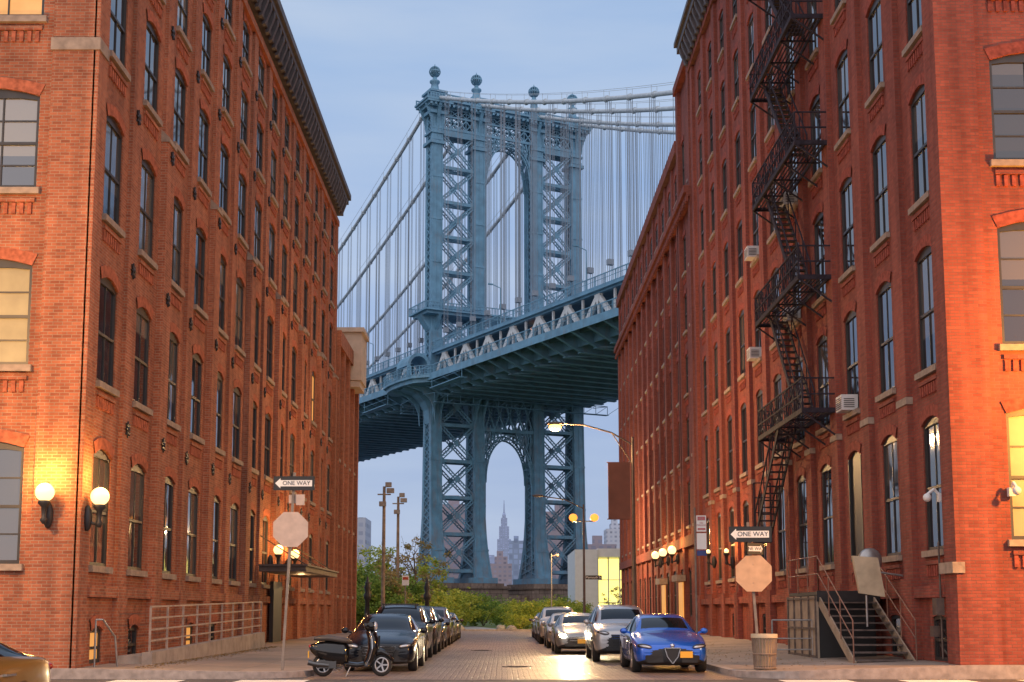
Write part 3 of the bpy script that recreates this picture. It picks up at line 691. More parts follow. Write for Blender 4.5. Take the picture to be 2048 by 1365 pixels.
def xpanels(x0,x1,z0,z1,n,yo):
    dz=(z1-z0)/n
    for i in range(n):
        a,b=z0+dz*i,z0+dz*(i+1)
        for g in (-1,1):
            y=g*(hy((a+b)/2)-.35)
            br.lat((x0,y,a+.3),(x1,y,b-.3),.5,Vector((-(b-a-.6),0,x1-x0)),.10,0,.6)
            br.lat((x0,y,b-.3),(x1,y,a+.3),.5,Vector((b-a-.6,0,x1-x0)),.10,0,.6)
            br.beam((x0,y,a),(x1,y,a),.3,.6)
            cxm=(x0+x1)/2; zm=(a+b)/2; br.box(cxm-.45,cxm+.45,y-.1,y+.1,zm-.45,zm+.45)
            for (xx,s_) in ((x0,1),(x1,-1)):
                br.prism([(xx,y-.06,a-.9),(xx+s_*1.0,y-.06,a),(xx,y-.06,a+.9)],(0,1,0),.12)
        br.lat((x0+.2,-hy(a)+.4,a),(x1-.2,hy(a)-.4,a),.4,(0,0,1),.1)
for (a,b) in ((0,1),(2,3)):
    x0,x1=cols[a]+HX,cols[b]-HX
    xpanels(x0,x1,56.,88.6,5,0); xpanels(x0,x1,8.5,41.,5,0)
    for g in (-1,1): br.box(x0,x1,g*1.2-.15,g*1.2+.15,47.5,49.2); br.box(x0,x1,g*1.2-.15,g*1.2+.15,88.,89.3)
    for g in(-1,1): br.lat((x0,g*1.2,49.4),(x1,g*1.2,54.),.6,(-4.6,0,x1-x0),.13); br.lat((x0,g*1.2,54.),(x1,g*1.2,49.4),.6,(4.6,0,x1-x0),.13)
bk(br,'cross_bracing',[M['steel'],M['steelD']],tw)
pf=MB()
for g in (-1,1):
    y=g*1.25
    for z,h in ((89.4,.5),(91.7,.35),(93.3,.5)): pf.box(-1,30.3,y-.2,y+.2,z-h/2,z+h/2)
    segs=[(1.2,7.33),(9.73,19.6),(22,28.1)]
    for (a,b) in segs:
        n=int((b-a)/1.5); d=(b-a)/n
        for k in range(n):
            xa,xb=a+k*d,a+(k+1)*d
            pf.beam((xa,y,89.6),(xb,y,91.5),.2); pf.beam((xa,y,91.5),(xb,y,89.6),.2); pf.beam((xa,y,91.9),(xb,y,93.),.16); pf.beam((xa,y,93.),(xb,y,91.9),.16); pf.beam((xa,y,89.4),(xa,y,93.3),.16)
pf.box(-2.8,32.1,-2.9,2.9,94.0,94.35); pf.box(-2.2,31.5,-2.3,2.3,93.55,94.0)
for g in (-1,1):
    pf.box(-2.6,31.9,g*2.7-.08,g*2.7+.08,95.2,95.4)
    x=-2.6
    while x<31.9: pf.box(x,x+.22,g*2.7-.06,g*2.7+.06,94.35,95.2); x+=.55
    x=-2.0
    while x<31.3: pf.box(x,x+.4,g*2.5-.25,g*2.5+.25,93.1,93.56); x+=.9
for (a,b) in ((1.5,7.),(10.1,19.2),(22.4,27.8)):
    pf.prism([(a,-.4,94.35),(b,-.4,94.35),(b,-.4,95.3),((a+b)/2,-.4,96.2),(a,-.4,95.3)],(0,1,0),.8)
bk(pf,'portal_frieze',M['steel'],tw)
def arch(xc,hw,zs,zapex,ztop,zbot,name):
    m=MB(); n=20; th=.55
    for g in (-1,1):
        y=g*1.25
        inn=[(xc-hw*math.cos(math.pi*k/n), zs+(zapex-zs)*math.sin(math.pi*k/n)**.9) for k in range(n+1)]
        out=[(xc-(hw+th*.7)*math.cos(math.pi*k/n), zs+(zapex+.8-zs)*math.sin(math.pi*k/n)**.9) for k in range(n+1)]
        for k in range(n):
            a,b=inn[k],inn[k+1];c,d=out[k],out[k+1]
            m.beam((a[0],y,a[1]),(b[0],y,b[1]),.35,.2); m.beam((c[0],y,c[1]),(d[0],y,d[1]),.35,.2)
            m.beam((a[0],y,a[1]),(d[0],y,d[1]),.12,.14); m.beam((c[0],y,c[1]),(a[0],y,a[1]),.12,.14)
        for s_ in (-1,1): m.beam((xc+s_*(hw+.1),y,zs),(xc+s_*(hw+.1),y,zbot),.2,.3)
        for s_ in (-1,1):
            for k in range(1,6):
                X=xc+s_*(hw+th)*(1-k/6*.85); ang=math.acos(min(1,abs(X-xc)/(hw+th))); Z=zs+(zapex+.8-zs)*math.sin(ang)**.9
                m.beam((X,y,Z),(X,y,ztop),.16)
                X2=xc+s_*(hw+th)*(1-(k-1)/6*.85)
                m.beam((X2,y,ztop),(X,y,Z),.14)
                ang2=math.acos(min(1,abs(X2-xc)/(hw+th))); Z2=zs+(zapex+.8-zs)*math.sin(ang2)**.9
                if Z2<ztop-1: m.beam((X2,y,Z2),(X,y,ztop),.14)
    for k in range(0,n,2):
        a=(xc-hw*math.cos(math.pi*k/n), zs+(zapex-zs)*math.sin(math.pi*k/n)**.9); m.beam((a[0],-1.3,a[1]),(a[0],1.3,a[1]),.12)
    bk(m,name,M['steel'],tw)
xc=(cols[1]+cols[2])/2
arch(xc,4.65,80.3,88.0,89.3,56,'portal_arch'); arch(xc,4.7,24.5,32.6,35.,8,'portal_arch')
m=MB()
for g in(-1,1):
    m.box(cols[1]+HX,cols[2]-HX,g*1.3-.2,g*1.3+.2,33.8,34.4); m.box(cols[1]+HX,cols[2]-HX,g*1.3-.2,g*1.3+.2,39.8,41)
    for k in range(5):
        a=9.8+k*1.96; m.beam((a,g*1.3,34.2),(a+1.96,g*1.3,39.8),.25); m.beam((a+1.96,g*1.3,34.2),(a,g*1.3,39.8),.25)
m.box(-2.6,31.9,-3.2,3.2,54.1,54.6); m.box(-3.2,32.5,-3.8,3.8,54.6,54.9)
for g in (-1,1):
    m.box(-3.2,32.5,g*3.7-.06,g*3.7+.06,56.0,56.15)
    x=-3.2
    while x<32.5: m.box(x,x+.12,g*3.7-.05,g*3.7+.05,54.9,56.0); x+=.6
for s_ in (-3.15,32.4):
    y=-3.7
    while y<3.8: m.box(s_-.05,s_+.05,y,y+.12,54.9,56.0); y+=.6
    m.box(s_-.06,s_+.06,-3.7,3.7,56,56.15)
for cx in cols:
    for g in(-1,1): m.prism([(cx-.3,g*1.4,51.5),(cx-.3,g*3.2,54.1),(cx-.3,g*1.4,54.1)],(1,0,0),.6)
m.prism([(-HX,-1,51.5),(-2.9,-1,54.1),(-HX,-1,54.1)],(0,1,0),2)
bk(m,'balcony',M['steel'],tw)
YL,YF=-140,210
zt=lambda y:47.2+.02*y if y<0 else 47.2+.02*y-.00003*y*y
PN=4.35
ny=int((YF-YL)/PN)
for x in cols:
    m=MB()
    for k in range(ny):
        y0=YL+k*PN;y1=y0+PN;a,b=zt(y0),zt(y1)
        m.beam((x,y0,a),(x,y1,b),.75,.6,0); m.beam((x,y0,a-5.1),(x,y1,b-5.1),.75,.7,0)
        if k%2==0:
            y2=y0+2*PN; c_=zt(y2)
            m.beam((x,y0,a-4.8),(x,y1,b-.4),.5,.75,1); m.beam((x,y1,b-.4),(x,y2,c_-4.8),.5,.75,1)
            m.prism([(x-.28,y1-.8,b-.31),(x-.28,y1+.8,b-.31),(x-.28,y1,b-2.0)],(1,0,0),.56,1)
        m.beam((x,y0,a-4.8),(x,y0,a-.3),.3,.3,1)
    bk(m,'truss',[M['steel'],M['steelW']])
m=MB()
for k in range(ny):
    y0=YL+k*PN;y1=y0+PN;a,b=zt(y0)-5.3,zt(y1)-5.3
    def slab(x0,x1,dz0,dz1,mi=0):
        m.add([(x0,y0,a+dz0),(x1,y0,a+dz0),(x1,y1,b+dz0),(x0,y1,b+dz0),(x0,y0,a+dz1),(x1,y0,a+dz1),(x1,y1,b+dz1),(x0,y1,b+dz1)],
          [(0,3,2,1),(4,5,6,7),(1,2,6,5),(3,0,4,7),(0,1,5,4),(2,3,7,6)],mi)
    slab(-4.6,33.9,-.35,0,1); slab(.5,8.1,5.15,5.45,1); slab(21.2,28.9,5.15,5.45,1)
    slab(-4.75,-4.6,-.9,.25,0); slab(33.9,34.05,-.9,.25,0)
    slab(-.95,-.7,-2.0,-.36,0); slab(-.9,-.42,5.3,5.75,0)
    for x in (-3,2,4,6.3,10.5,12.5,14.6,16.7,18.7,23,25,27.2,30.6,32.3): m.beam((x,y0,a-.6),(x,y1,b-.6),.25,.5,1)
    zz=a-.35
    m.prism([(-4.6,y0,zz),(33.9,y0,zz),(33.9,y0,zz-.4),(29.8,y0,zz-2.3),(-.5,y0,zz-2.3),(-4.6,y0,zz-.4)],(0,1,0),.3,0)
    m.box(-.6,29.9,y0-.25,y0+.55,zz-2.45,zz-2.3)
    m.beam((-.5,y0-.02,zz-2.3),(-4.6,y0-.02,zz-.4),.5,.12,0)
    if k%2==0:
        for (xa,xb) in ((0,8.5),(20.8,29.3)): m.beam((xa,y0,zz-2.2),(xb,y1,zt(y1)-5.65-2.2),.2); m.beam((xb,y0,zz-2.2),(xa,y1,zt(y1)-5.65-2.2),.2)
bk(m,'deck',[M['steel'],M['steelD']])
def fence(x,off,h,name='railing',y0_=YL,y1_=YF,pk=True):
    m=MB(); y=y0_
    while y<y1_:
        y1=min(y+2.75,y1_); a,b=zt(y)+off,zt(y1)+off
        m.beam((x,y,a+h),(x,y1,b+h),.1,.14); m.beam((x,y,a+.15),(x,y1,b+.15),.08,.1); m.beam((x,y,a+h*.6),(x,y1,b+h*.6),.05,.06); m.beam((x,y,a),(x,y,a+h),.13)
        if pk and y<130:
            q=y+.4
            while q<y1: zz=zt(q)+off; m.beam((x,q,zz+.15),(x,q,zz+h),.035); q+=.4
        y=y1
    bk(m,name,M['steel'])
fence(-4.6,-5.3,1.6); fence(-.7,.45,1.6); fence(33.9,-5.3,1.3); fence(8.3,.3,1.2,y1_=60)
for y in (-55,-28,28):
    m=MB(); z=zt(y); m.cyl((-.6,y,z),(-.6,y,z+6.5),.12,.08,6); m.beam((-.6,y,z+6.5),(-2.2,y,z+7),.1); m.box(-2.8,-2.0,y-.15,y+.15,z+6.85,z+7.05)
    bk(m,'deck_lamp',M['steel'])
for y in (-34,-10):
    m=MB(); m.sph((2,y,zt(y)-1.0),(.45,.45,.16),8,6); bk(m,'deck_light',M['amber'])
m=MB()
oc=[(-4.6,-9.5),(-7.0,-6.5),(-7.6,-2.5),(-7.6,2.5),(-7.0,6.5),(-4.6,9.5)]
zb=41.7
m.prism([(x,y,zb-.4) for x,y in oc]+[(-1.3,9.5,zb-.4),(-1.3,-9.5,zb-.4)],(0,0,1),.5)
m.prism([(x*.93,y*.93,zb-1.1) for x,y in oc]+[(-1.3,8.5,zb-1.1),(-1.3,-8.5,zb-1.1)],(0,0,1),.7)
for a,b in zip(oc[:-1],oc[1:]):
    A=Vector((*a,zb));B=Vector((*b,zb)); up=Vector((0,0,1))
    for h in(.2,1.1,1.7): m.beam(A+up*h,B+up*h,.09)
    n=int((B-A).length/.5)
    for k in range(n+1): q=A.lerp(B,k/n); m.beam(q,q+up*1.7,.07 if k%4 else .15)
prof=[(-HX,34.6),(-1.35,37.0),(-2.1,38.5),(-3.6,39.7),(-6.3,40.4),(-6.3,40.6),(-HX,40.6)]
for yy in (-3.6,-1.4,1.1,3.3): m.prism([(x,yy,z) for x,z in prof],(0,1,0),.3)
pr2=prof[:5]
for a,b in zip(pr2[:-1],pr2[1:]): m.quad((a[0],-1.35,a[1]),(a[0],1.35,a[1]),(b[0],1.35,b[1]),(b[0],-1.35,b[1]))
for g in (-1,1):
    for cx in cols[:2]:
        prf=[(1.6,34.0),(2.2,37.),(3.6,38.9),(6.,40.),(6,40.4),(1.6,40.4)]
        for xo_ in (-.9,.6): m.prism([(cx+xo_,g*y,z) for y,z in prf],(1,0,0),.3)
n=10
hp=[(-3.8-2.2*math.cos(math.pi*k/n),44.4+2.4*math.sin(math.pi*k/n)) for k in range(n+1)]
for k in range(n): m.prism([(hp[k][0],-2.6,hp[k][1]),(hp[k+1][0],-2.6,hp[k+1][1]),((hp[k+1][0]+3.8)*.75-3.8,-2.6,(hp[k+1][1]-44.4)*.75+44.4),((hp[k][0]+3.8)*.75-3.8,-2.6,(hp[k][1]-44.4)*.75+44.4)],(0,1,0),5.2)
m.box(-6,-5.4,-2.6,-2.2,zb,44.4); m.box(-2.1,-1.5,-2.6,-2.2,zb,44.4); m.box(-6,-5.4,2.2,2.6,zb,44.4)
for y in (-22,-10,10,22): m.beam((-4.6,y,zb-.5),(-4.6,y,zb-2.5),.1)
for y0 in (-22,10): m.beam((-4.6,y0,zb-2.4),(-4.6,y0+12,zb-2.4),.12); m.box(-5.0,-3.6,y0,y0+12,zb-2.5,zb-2.35); m.beam((-4.9,y0,zb-1.4),(-4.9,y0+12,zb-1.4),.06)
for g in (-1,1):
    yb_=g*7.5
    for zz in (39.0,37.4): m.beam((-3,yb_,zz),(32,yb_,zz),.12)
    for k in range(15): xx=-3+k*2.5; m.beam((xx,yb_,37.4),(xx,yb_,39.0),.08); m.beam((xx,yb_,37.4),(xx+2.5,yb_,39.0),.07); m.beam((xx,yb_,39),(xx,yb_-g*5,39.4),.1)
    m.box(-3,32,yb_-.5,yb_+.5,37.3,37.4)
bk(m,'walkway_balcony',M['steel'],tw)
m=MB()
def taper(x0,x1,y0,y1,z0,z1,t):
    m.add([(x0-t,y0-t,z0),(x1+t,y0-t,z0),(x1+t,y1+t,z0),(x0-t,y1+t,z0),(x0,y0,z1),(x1,y0,z1),(x1,y1,z1),(x0,y1,z1)],[(0,3,2,1),(4,5,6,7),(0,1,5,4),(1,2,6,5),(2,3,7,6),(3,0,4,7)])
taper(-3.5,12,-6,6,-.5,5.3,.9); taper(17.3,33,-6,6,-.5,5.3,.9); taper(11.5,17.8,-4.5,4.5,-.5,4.2,.3)
for (a,b) in ((-3.9,12.4),(16.9,33.4)): m.box(a,b,-6.4,6.4,5.31,5.8); m.box(a+.8,b-.8,-5.4,5.4,5.81,6.3)
bk(m,'masonry_pier',M['pier'])
def zc(y): return 95.6+.417*y+.00079*y*y if y<0 else 95.6-.36*y+.00075*y*y
suspm=[]
for x in cols:
    m=MB(); ys=[-150+6*i for i in range(26)]+[6*i for i in range(1,41)]
    for a,b in zip(ys[:-1],ys[1:]): m.cyl((x,a,zc(a)),(x,b,zc(b)),.34,.34,8,0,False)
    for y in ys:
        if -150<y<150: m.cyl((x,y-.3,zc(y)),(x,y+.3,zc(y)),.45,.45,8)
    for g in (-.45,.45):
        for a,b in zip(ys[:-1],ys[1:]):
            if b<=60: m.beam((x+g,a,zc(a)+1.25),(x+g,b,zc(b)+1.25),.05)
    for y in ys:
        if y<60: m.beam((x-.45,y,zc(y)),(x-.45,y,zc(y)+1.25),.05); m.beam((x+.45,y,zc(y)),(x+.45,y,zc(y)+1.25),.05)
    bk(m,'main_cable',M['cable'])
    y=-132.
    while y<150:
        if abs(y)>3.5: suspm.append((x,y))
        y+=5.5
suspm.sort(key=lambda p:( (-12.5+p[0]*math.cos(TH)-p[1]*math.sin(TH))**2+(230+p[0]*math.sin(TH)+p[1]*math.cos(TH))**2 ) if p[1]>-100 else 1e9)
rest=MB()
for i,(x,y) in enumerate(suspm):
    m=rest if i>=100 else MB()
    for dx,dy in ((-.3,-.22),(-.3,.22),(.3,-.22),(.3,.22)): m.beam((x+dx,y+dy,zt(y)-.2),(x+dx,y+dy,zc(y)),.06)
    m.box(x-.42,x+.42,y-.35,y+.35,zt(y)+3.2,zt(y)+4.0)
    if i<100: bk(m,'suspender_cable',M['hang'])
o=bk(rest,'suspender_cables',M['hang']); o['kind']='stuff'
# ------------------------------------------------------------------ skyline
def tower_bld(x,y,w,d,h,m,label,steps=(),group='distant city buildings'):
    b=MB(); b.box(x-w/2,x+w/2,y,y+d,0,h)
    z=h
    for (f,hh) in steps:
        b.box(x-w*f/2,x+w*f/2,y+d*(1-f)/2,y+d*(1+f)/2,z+.01,z+hh); z+=hh
    b.box(x-w*.2,x+w*.1,y+d*.3,y+d*.5,z+.02,z+4)
    o=mk(b,'city_building',m); tag(o,label,'building',group)
tower_bld(-57,455,18,20,34,M['cityW'],'pale apartment block across the river')
tower_bld(-19,520,15,18,44,M['cityB'],'brown brick apartment tower behind the bridge leg')
tower_bld(22,480,12,18,38,M['cityB'],'brown brick apartment slab behind the bridge leg')
tower_bld(42,560,14,18,30,M['cityB'],'low brown brick apartment building')
tower_bld(-1,900,15,25,34,M['cityB'],'brown brick apartment tower with stepped top',[(.6,5)])
tower_bld(11,980,12,25,54,M['cityG'],'grey glass apartment tower on the skyline')
tower_bld(-11,960,7,25,26,M['cityW'],'pale apartment block on the skyline')
tower_bld(79,900,14,25,58,M['cityW'],'white apartment tower with balconies',[(.5,4)])
tower_bld(66,820,10,20,38,M['cityB'],'brick apartment block beside a white tower')
tower_bld(-70,760,24,25,22,M['cityB'],'low brick apartment block on the skyline')
tower_bld(45,1100,30,25,30,M['cityP'],'grey stone office block on the skyline')
tower_bld(0,1500,60,25,38,M['cityP'],'wide grey stone block on the skyline')
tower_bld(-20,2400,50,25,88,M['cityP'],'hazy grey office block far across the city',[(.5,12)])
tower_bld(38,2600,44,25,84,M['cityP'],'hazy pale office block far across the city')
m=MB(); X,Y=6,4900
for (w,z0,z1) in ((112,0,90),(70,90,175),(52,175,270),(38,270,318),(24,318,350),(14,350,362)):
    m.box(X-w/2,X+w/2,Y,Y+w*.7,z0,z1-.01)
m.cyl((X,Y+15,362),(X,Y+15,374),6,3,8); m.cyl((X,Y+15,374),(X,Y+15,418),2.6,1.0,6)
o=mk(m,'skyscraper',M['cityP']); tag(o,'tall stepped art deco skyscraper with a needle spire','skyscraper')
PV=top('glass_pavilion',(12,128,0),'white pavilion with brightly lit yellow green glass front','building')
m=MB(); m.box(7.0,9.2,126,140,0,7.4); m.box(9.2,22,126.2,140,6.7,7.5); mk(m,'wall',M['whitew'],PV)
m=MB(); m.box(9.22,22,127.6,127.7,.1,6.68); mk(m,'lit_glass',M['fluor'],PV)
m=MB()
for x in (9.28,10.3,11.4,12.5,14.2,15.4,16.6): m.box(x-.06,x+.06,126.9,127.1,0,6.7)
for z in (.1,2.3,4.5,6.6): m.box(9.25,22,126.92,127.08,z-.04,z+.04)
mk(m,'mullions',M['whitew'],PV)
# ------------------------------------------------------------------ trees
def leaf_crown(n_cl,per,rad,zc_,hz,size,m,seed,parent):
    rnd=random.Random(seed); vs=[];fs=[]
    for c in range(n_cl):
        while True:
            p=Vector((rnd.uniform(-1,1),rnd.uniform(-1,1),rnd.uniform(-1,1)))
            if .3<p.length<1: break
        cr_=rnd.uniform(.12,.30)
        stretch=1+.3*math.sin(3*math.atan2(p.y,p.x)+seed)
        cpt=Vector((p.x*rad*stretch,p.y*rad*stretch,zc_+p.z*hz*(.75+.45*rnd.random())))
        for k in range(per):
            q=Vector((rnd.gauss(0,1),rnd.gauss(0,1),rnd.gauss(0,.8)))*cr_*rad*.55+cpt
            if q.z<.05: q.z=abs(q.z)+.05
            s_=size*rnd.uniform(.6,1.4); a=Vector((rnd.uniform(-1,1),rnd.uniform(-1,1),rnd.uniform(-.6,.6))).normalized(); b=a.cross(Vector((rnd.uniform(-1,1),rnd.uniform(-1,1),rnd.uniform(-1,1)))).normalized()
            o=len(vs); vs+= [q-a*s_,q-b*s_*.5,q+a*s_,q+b*s_*.5]; fs.append((o,o+1,o+2,o+3))
    mb=MB(); mb.v=[tuple(v) for v in vs]; mb.f=[list(f) for f in fs]; mb.m=[0]*len(fs); mb.sm=[False]*len(fs)
    o=bpy.data.objects.new('crown',mb.mesh('crown',[m])); link(o); o.parent=parent; return o
def trunk(parent,h,r,rad,seed,n=7):
    rnd=random.Random(seed); t=MB()
    p=Vector((0,0,-.05)); pts=[p]
    for k in range(4): p=p+Vector((rnd.uniform(-.12,.12)*h*.2,rnd.uniform(-.12,.12)*h*.2,h/4)); pts.append(p)
    for k in range(4): t.cyl(pts[k],pts[k+1],r*(1-k*.2),r*(1-(k+1)*.2),8,0,False)
    for k in range(n):
        b=pts[1+k%3]; a=2*math.pi*k/n+rnd.random(); e=b+Vector((math.cos(a)*rad*.7,math.sin(a)*rad*.7,h*rnd.uniform(.25,.5))); mm=b.lerp(e,.5)+Vector((0,0,.1*h))
        t.cyl(b,mm,r*.4,r*.25,6,0,False); t.cyl(mm,e,r*.25,r*.08,6,0,False)
        for j in range(2): e2=mm+Vector((rnd.uniform(-.5,.5)*rad,rnd.uniform(-.5,.5)*rad,h*.3)); t.cyl(mm,e2,r*.16,r*.05,5,0,False)
    o=bpy.data.objects.new('trunk',t.mesh('trunk',[M['bark']])); link(o); o.parent=parent
def tree(loc,h,rad,m,seed,label,cl=60,per=45,size=.16):
    e=top('tree',loc,label,'tree'); trunk(e,h*.75,h*.022,rad,seed); leaf_crown(cl,per,rad,h*.62,h*.36,size,m,seed,e); return e
def bush(loc,h,rad,m,seed,label,cl=45,per=55,size=.11):
    e=top('shrub',loc,label,'shrub'); t=MB(); rnd=random.Random(seed)
    for k in range(7): a=rnd.random()*6.28; t.cyl((0,0,-.05),(math.cos(a)*rad*.5,math.sin(a)*rad*.5,h*.7),.04,.012,5,0,False)
    o=bpy.data.objects.new('stems',t.mesh('stems',[M['bark']])); link(o); o.parent=e
    leaf_crown(cl,per,rad,h*.5,h*.46,size,m,seed,e); return e
t1=tree((-7.8,118,0),8.6,2.6,M['leafO'],3,'autumn tree with thin brownish orange leaves',38,38,.14)
t2=tree((-12.,108,0),5.2,2.6,M['leafG'],5,'broad green park tree',75,55,.15)
t3=tree((-7.4,130,0),7.2,2.2,M['leafY'],8,'green park tree turning yellow',50,45,.15)
t4=tree((-12.5,135,0),8.4,3.0,M['leafY'],11,'yellow green park tree',50,50,.16)
copy_thing(t1,(-10.2,124,0),2.,.85); copy_thing(t2,(-10.2,103.5,0),1.2,.8,'small dense green park tree'); copy_thing(t2,(-16.5,128,0),2.5,1.2); copy_thing(t4,(-18,150,0),1,1.); copy_thing(t2,(-8.2,111,0),.4,.85)
copy_thing(t1,(10.2,116,0),3,.45,'small autumn tree beside a brick wall')
b1=bush((-5.6,107,0),2.4,1.8,M['leafY'],21,'rounded yellow green shrub in the park'); b2=bush((-8.4,101.5,0),2.6,2.0,M['leafG'],22,'rounded dark green shrub in the park'); b3=bush((2.6,108,0),2.5,2.0,M['leafY'],23,'rounded light green shrub beside the path')
b4=bush((-7.0,121,0),3.4,2.0,M['leafO'],24,'russet brown autumn shrub in the park')
for (x,y,s_,src) in ((-11.3,100.8,1.1,b2),(-6.9,112,1.4,b1),(-5.6,116,1.4,b1),(-4.2,128,1.5,b1),(-1.9,131,1.1,b2),(.0,135,1.0,b1),(4.9,116,1.1,b3),(6.4,109,.8,b2),(5.2,130,1.1,b2),(6.2,145,1.2,b1),(2.6,150,1.1,b3),(-3.6,145,1.3,b2),(-9.5,107,1.3,b1),(-6.8,101,.8,b1),(1.4,103,.55,b3),(-13.5,101.5,1.3,b1),(-9.2,105,1.4,b4),(-13,106,1.5,b1),(6.6,123,1.0,b3),(-2.0,165,1.3,b2),(4,170,1.1,b1),(9,160,1.2,b2),(-7.5,165,1.6,b1),(1.9,121,1.1,b3),(4.2,103.5,.7,b1),(-5.4,123,1.3,b1)):
    copy_thing(src,(x,y,0),x*1.7+y,s_)
def boulder_mesh(seed):
    r=random.Random(seed); b=MB(); b.sph((0,0,.14),(.42,.3,.26),9,6)
    b.v=[(x*(1+r.uniform(-.12,.12)),y*(1+r.uniform(-.12,.12)),max(-.02,z*(1+r.uniform(-.12,.12)))) for x,y,z in b.v]; b.sm=[False]*len(b.sm); return b
for i,(x,y) in enumerate(((-3.3,100.2),(.7,100.3),(-.1,103))):
    o=mk(boulder_mesh(i),'boulder',M['boulder'],loc=(x,y,0)); tag(o,'rough granite boulder at the park entrance','boulder','boulders at the park entrance')
# ------------------------------------------------------------------ lamps and furniture
def add_light(loc,power,col,r=.15,name='lamp_light',parent=None):
    l=bpy.data.lights.new(name,'POINT'); l.energy=power; l.color=col; l.shadow_soft_size=r
    o=bpy.data.objects.new(name,l); link(o); o.location=loc
    if parent: par(o,parent)
    return o
def cobra(base,h,arm,power,label,col=(1,.62,.26)):
    e=top('street_lamp',base,label,'street lamp','street lamps'); x,y,z=base; s_=1 if arm>0 else -1
    m=MB(); m.lathe((x,y,z),[(.18,0),(.18,.5),(.11,.7),(.09,h*.5),(.06,h)],10); mk(m,'pole',M['dpole'],e)
    m=MB(); pts=[(x,y,z+h-.35),(x+arm*.3,y,z+h+.2),(x+arm*.7,y,z+h+.55),(x+arm,y,z+h+.6)]
    m.tube(pts,.04); m.tube([(x,y,z+h-1.2),(x+arm*.3,y,z+h+.2)],.025); mk(m,'arm',M['dpole'],e)
    m=MB(); m.sph((x+arm+s_*.3,y,z+h+.6),(.42,.16,.1),12,6); mk(m,'lamp_head',M['dpole'],e)
    m=MB(); m.sph((x+arm+s_*.32,y,z+h+.45),(.28,.17,.20),12,8); mk(m,'lamp_lens',M['sodium'],e)
    add_light((x+arm+s_*.32,y,z+h-.1),power,col,.2,parent=e)
    return e
L1=cobra((5.75,57,.13),9.0,-3.1,3800,'tall grey street lamp with lit amber lamp on long arm',(1,.58,.24))
m=MB(); m.box(4.65,5.62,56.95,57.0,5.5,8.0); m.beam((4.6,57,8.0),(5.75,57,8.0),.04); m.beam((4.6,57,5.5),(5.75,57,5.5),.04); mk(m,'banner',M['rustp'],L1)
cobra((16.4,25.4,0),6.6,-1.2,6800,'street lamp at the crossing by the brick corner',(1,.40,.05))
cobra((-15.5,22.5,0),8.2,2.0,3300,'added unseen street lamp lighting the brick facades',(1,.52,.18))  # out of view, added to throw warm light on the facades
E=top('street_lamp',(5.75,92,0),'grey lamp pole with two lit orange floodlights','street lamp','street lamps')
m=MB(); m.lathe((5.75,92,0),[(.18,0),(.18,.5),(.10,.7),(.06,9.0)],10); mk(m,'pole',M['dpole'],E)
m=MB(); m.tube([(5.75,92,8.7),(4.4,92,9.35),(2.7,92,9.6)],.045); m.beam((4.95,92,7.8),(6.55,92,7.8),.07); mk(m,'arm',M['dpole'],E)
m=MB(); m.sph((2.5,92,9.62),(.42,.15,.1),12,6); mk(m,'lamp_head',M['dpole'],E)
for x in (5.0,6.5):
    m=MB(); m.sph((x,91.85,8.05),(.30,.18,.28),10,8); mk(m,'floodlight',M['amber'],E)
add_light((5.2,94.5,7.2),4600,(1,.62,.25),.2,parent=E)
m=MB(); m.box(5.85,7.0,91.93,91.97,3.7,3.98); mk(m,'street_name_sign',M['black'],E); text_on('Plymouth St',.22,(6.42,91.92,3.84),0,E,M['white'])
def wpole(x,y,h,label):
    e=top('utility_pole',(x,y,0),label,'pole','utility poles by the park'); m=MB(); m.cyl((x,y,0),(x,y,h),.17,.11,9); mk(m,'post',M['wood'],e)
    m=MB(); m.beam((x-.5,y,h-.6),(x+.5,y,h-.6),.1); m.box(x+.2,x+.75,y-.35,y+.1,h-.5,h-.15); m.box(x-.35,x+.15,y-.35,y+.1,h-1.5,h-1.15); m.box(x+.1,x+.55,y-.3,y+.1,h-.05,h+.3); mk(m,'floodlights',M['pole'],e)
wpole(-8.9,97.5,10.8,'weathered wooden utility pole carrying unlit floodlights'); wpole(-9.0,112,11.3,'weathered wooden utility pole behind park trees')
for (x,y) in ((-5.3,92),(-9.4,91)):
    e=top('park_post',(x,y,.0),'ornate black iron park post with finial','post','ornate posts at the park edge'); m=MB(); m.lathe((x,y,0),[(.3,0),(.3,.3),(.2,.5),(.15,2.2),(.26,2.4),(.26,2.6),(.16,2.8),(.24,3.1),(.12,3.5),(.04,3.9)],10); mk(m,'shaft',M['iron'],e); m=MB(); m.sph((x,y,3.4),.17,8,6); mk(m,'finial',M['iron'],e)
e=top('street_pole',(3.6,96,0),'slim grey pole by the far crossing','pole'); m=MB(); m.cyl((3.6,96,0),(3.6,96,5.7),.05,.04,8); mk(m,'shaft',M['galv'],e); m=MB(); m.beam((3.6,96,5.5),(4.0,96,5.6),.06); m.sph((4.05,96,5.55),.13,8,6); mk(m,'lamp_head',M['pole'],e)
e=top('street_pole',(-6.9,93,0),'short pole with small red and white sign','sign'); m=MB(); m.cyl((-6.9,93,0),(-6.9,93,4.0),.04,.04,8); mk(m,'post',M['pole'],e); m=MB(); m.box(-7.15,-6.65,92.93,92.96,3.3,4.0); mk(m,'sign_panel',M['white'],e); m=MB(); m.box(-7.1,-6.7,92.915,92.925,3.7,3.9); mk(m,'sign_band',M['tail'],e)
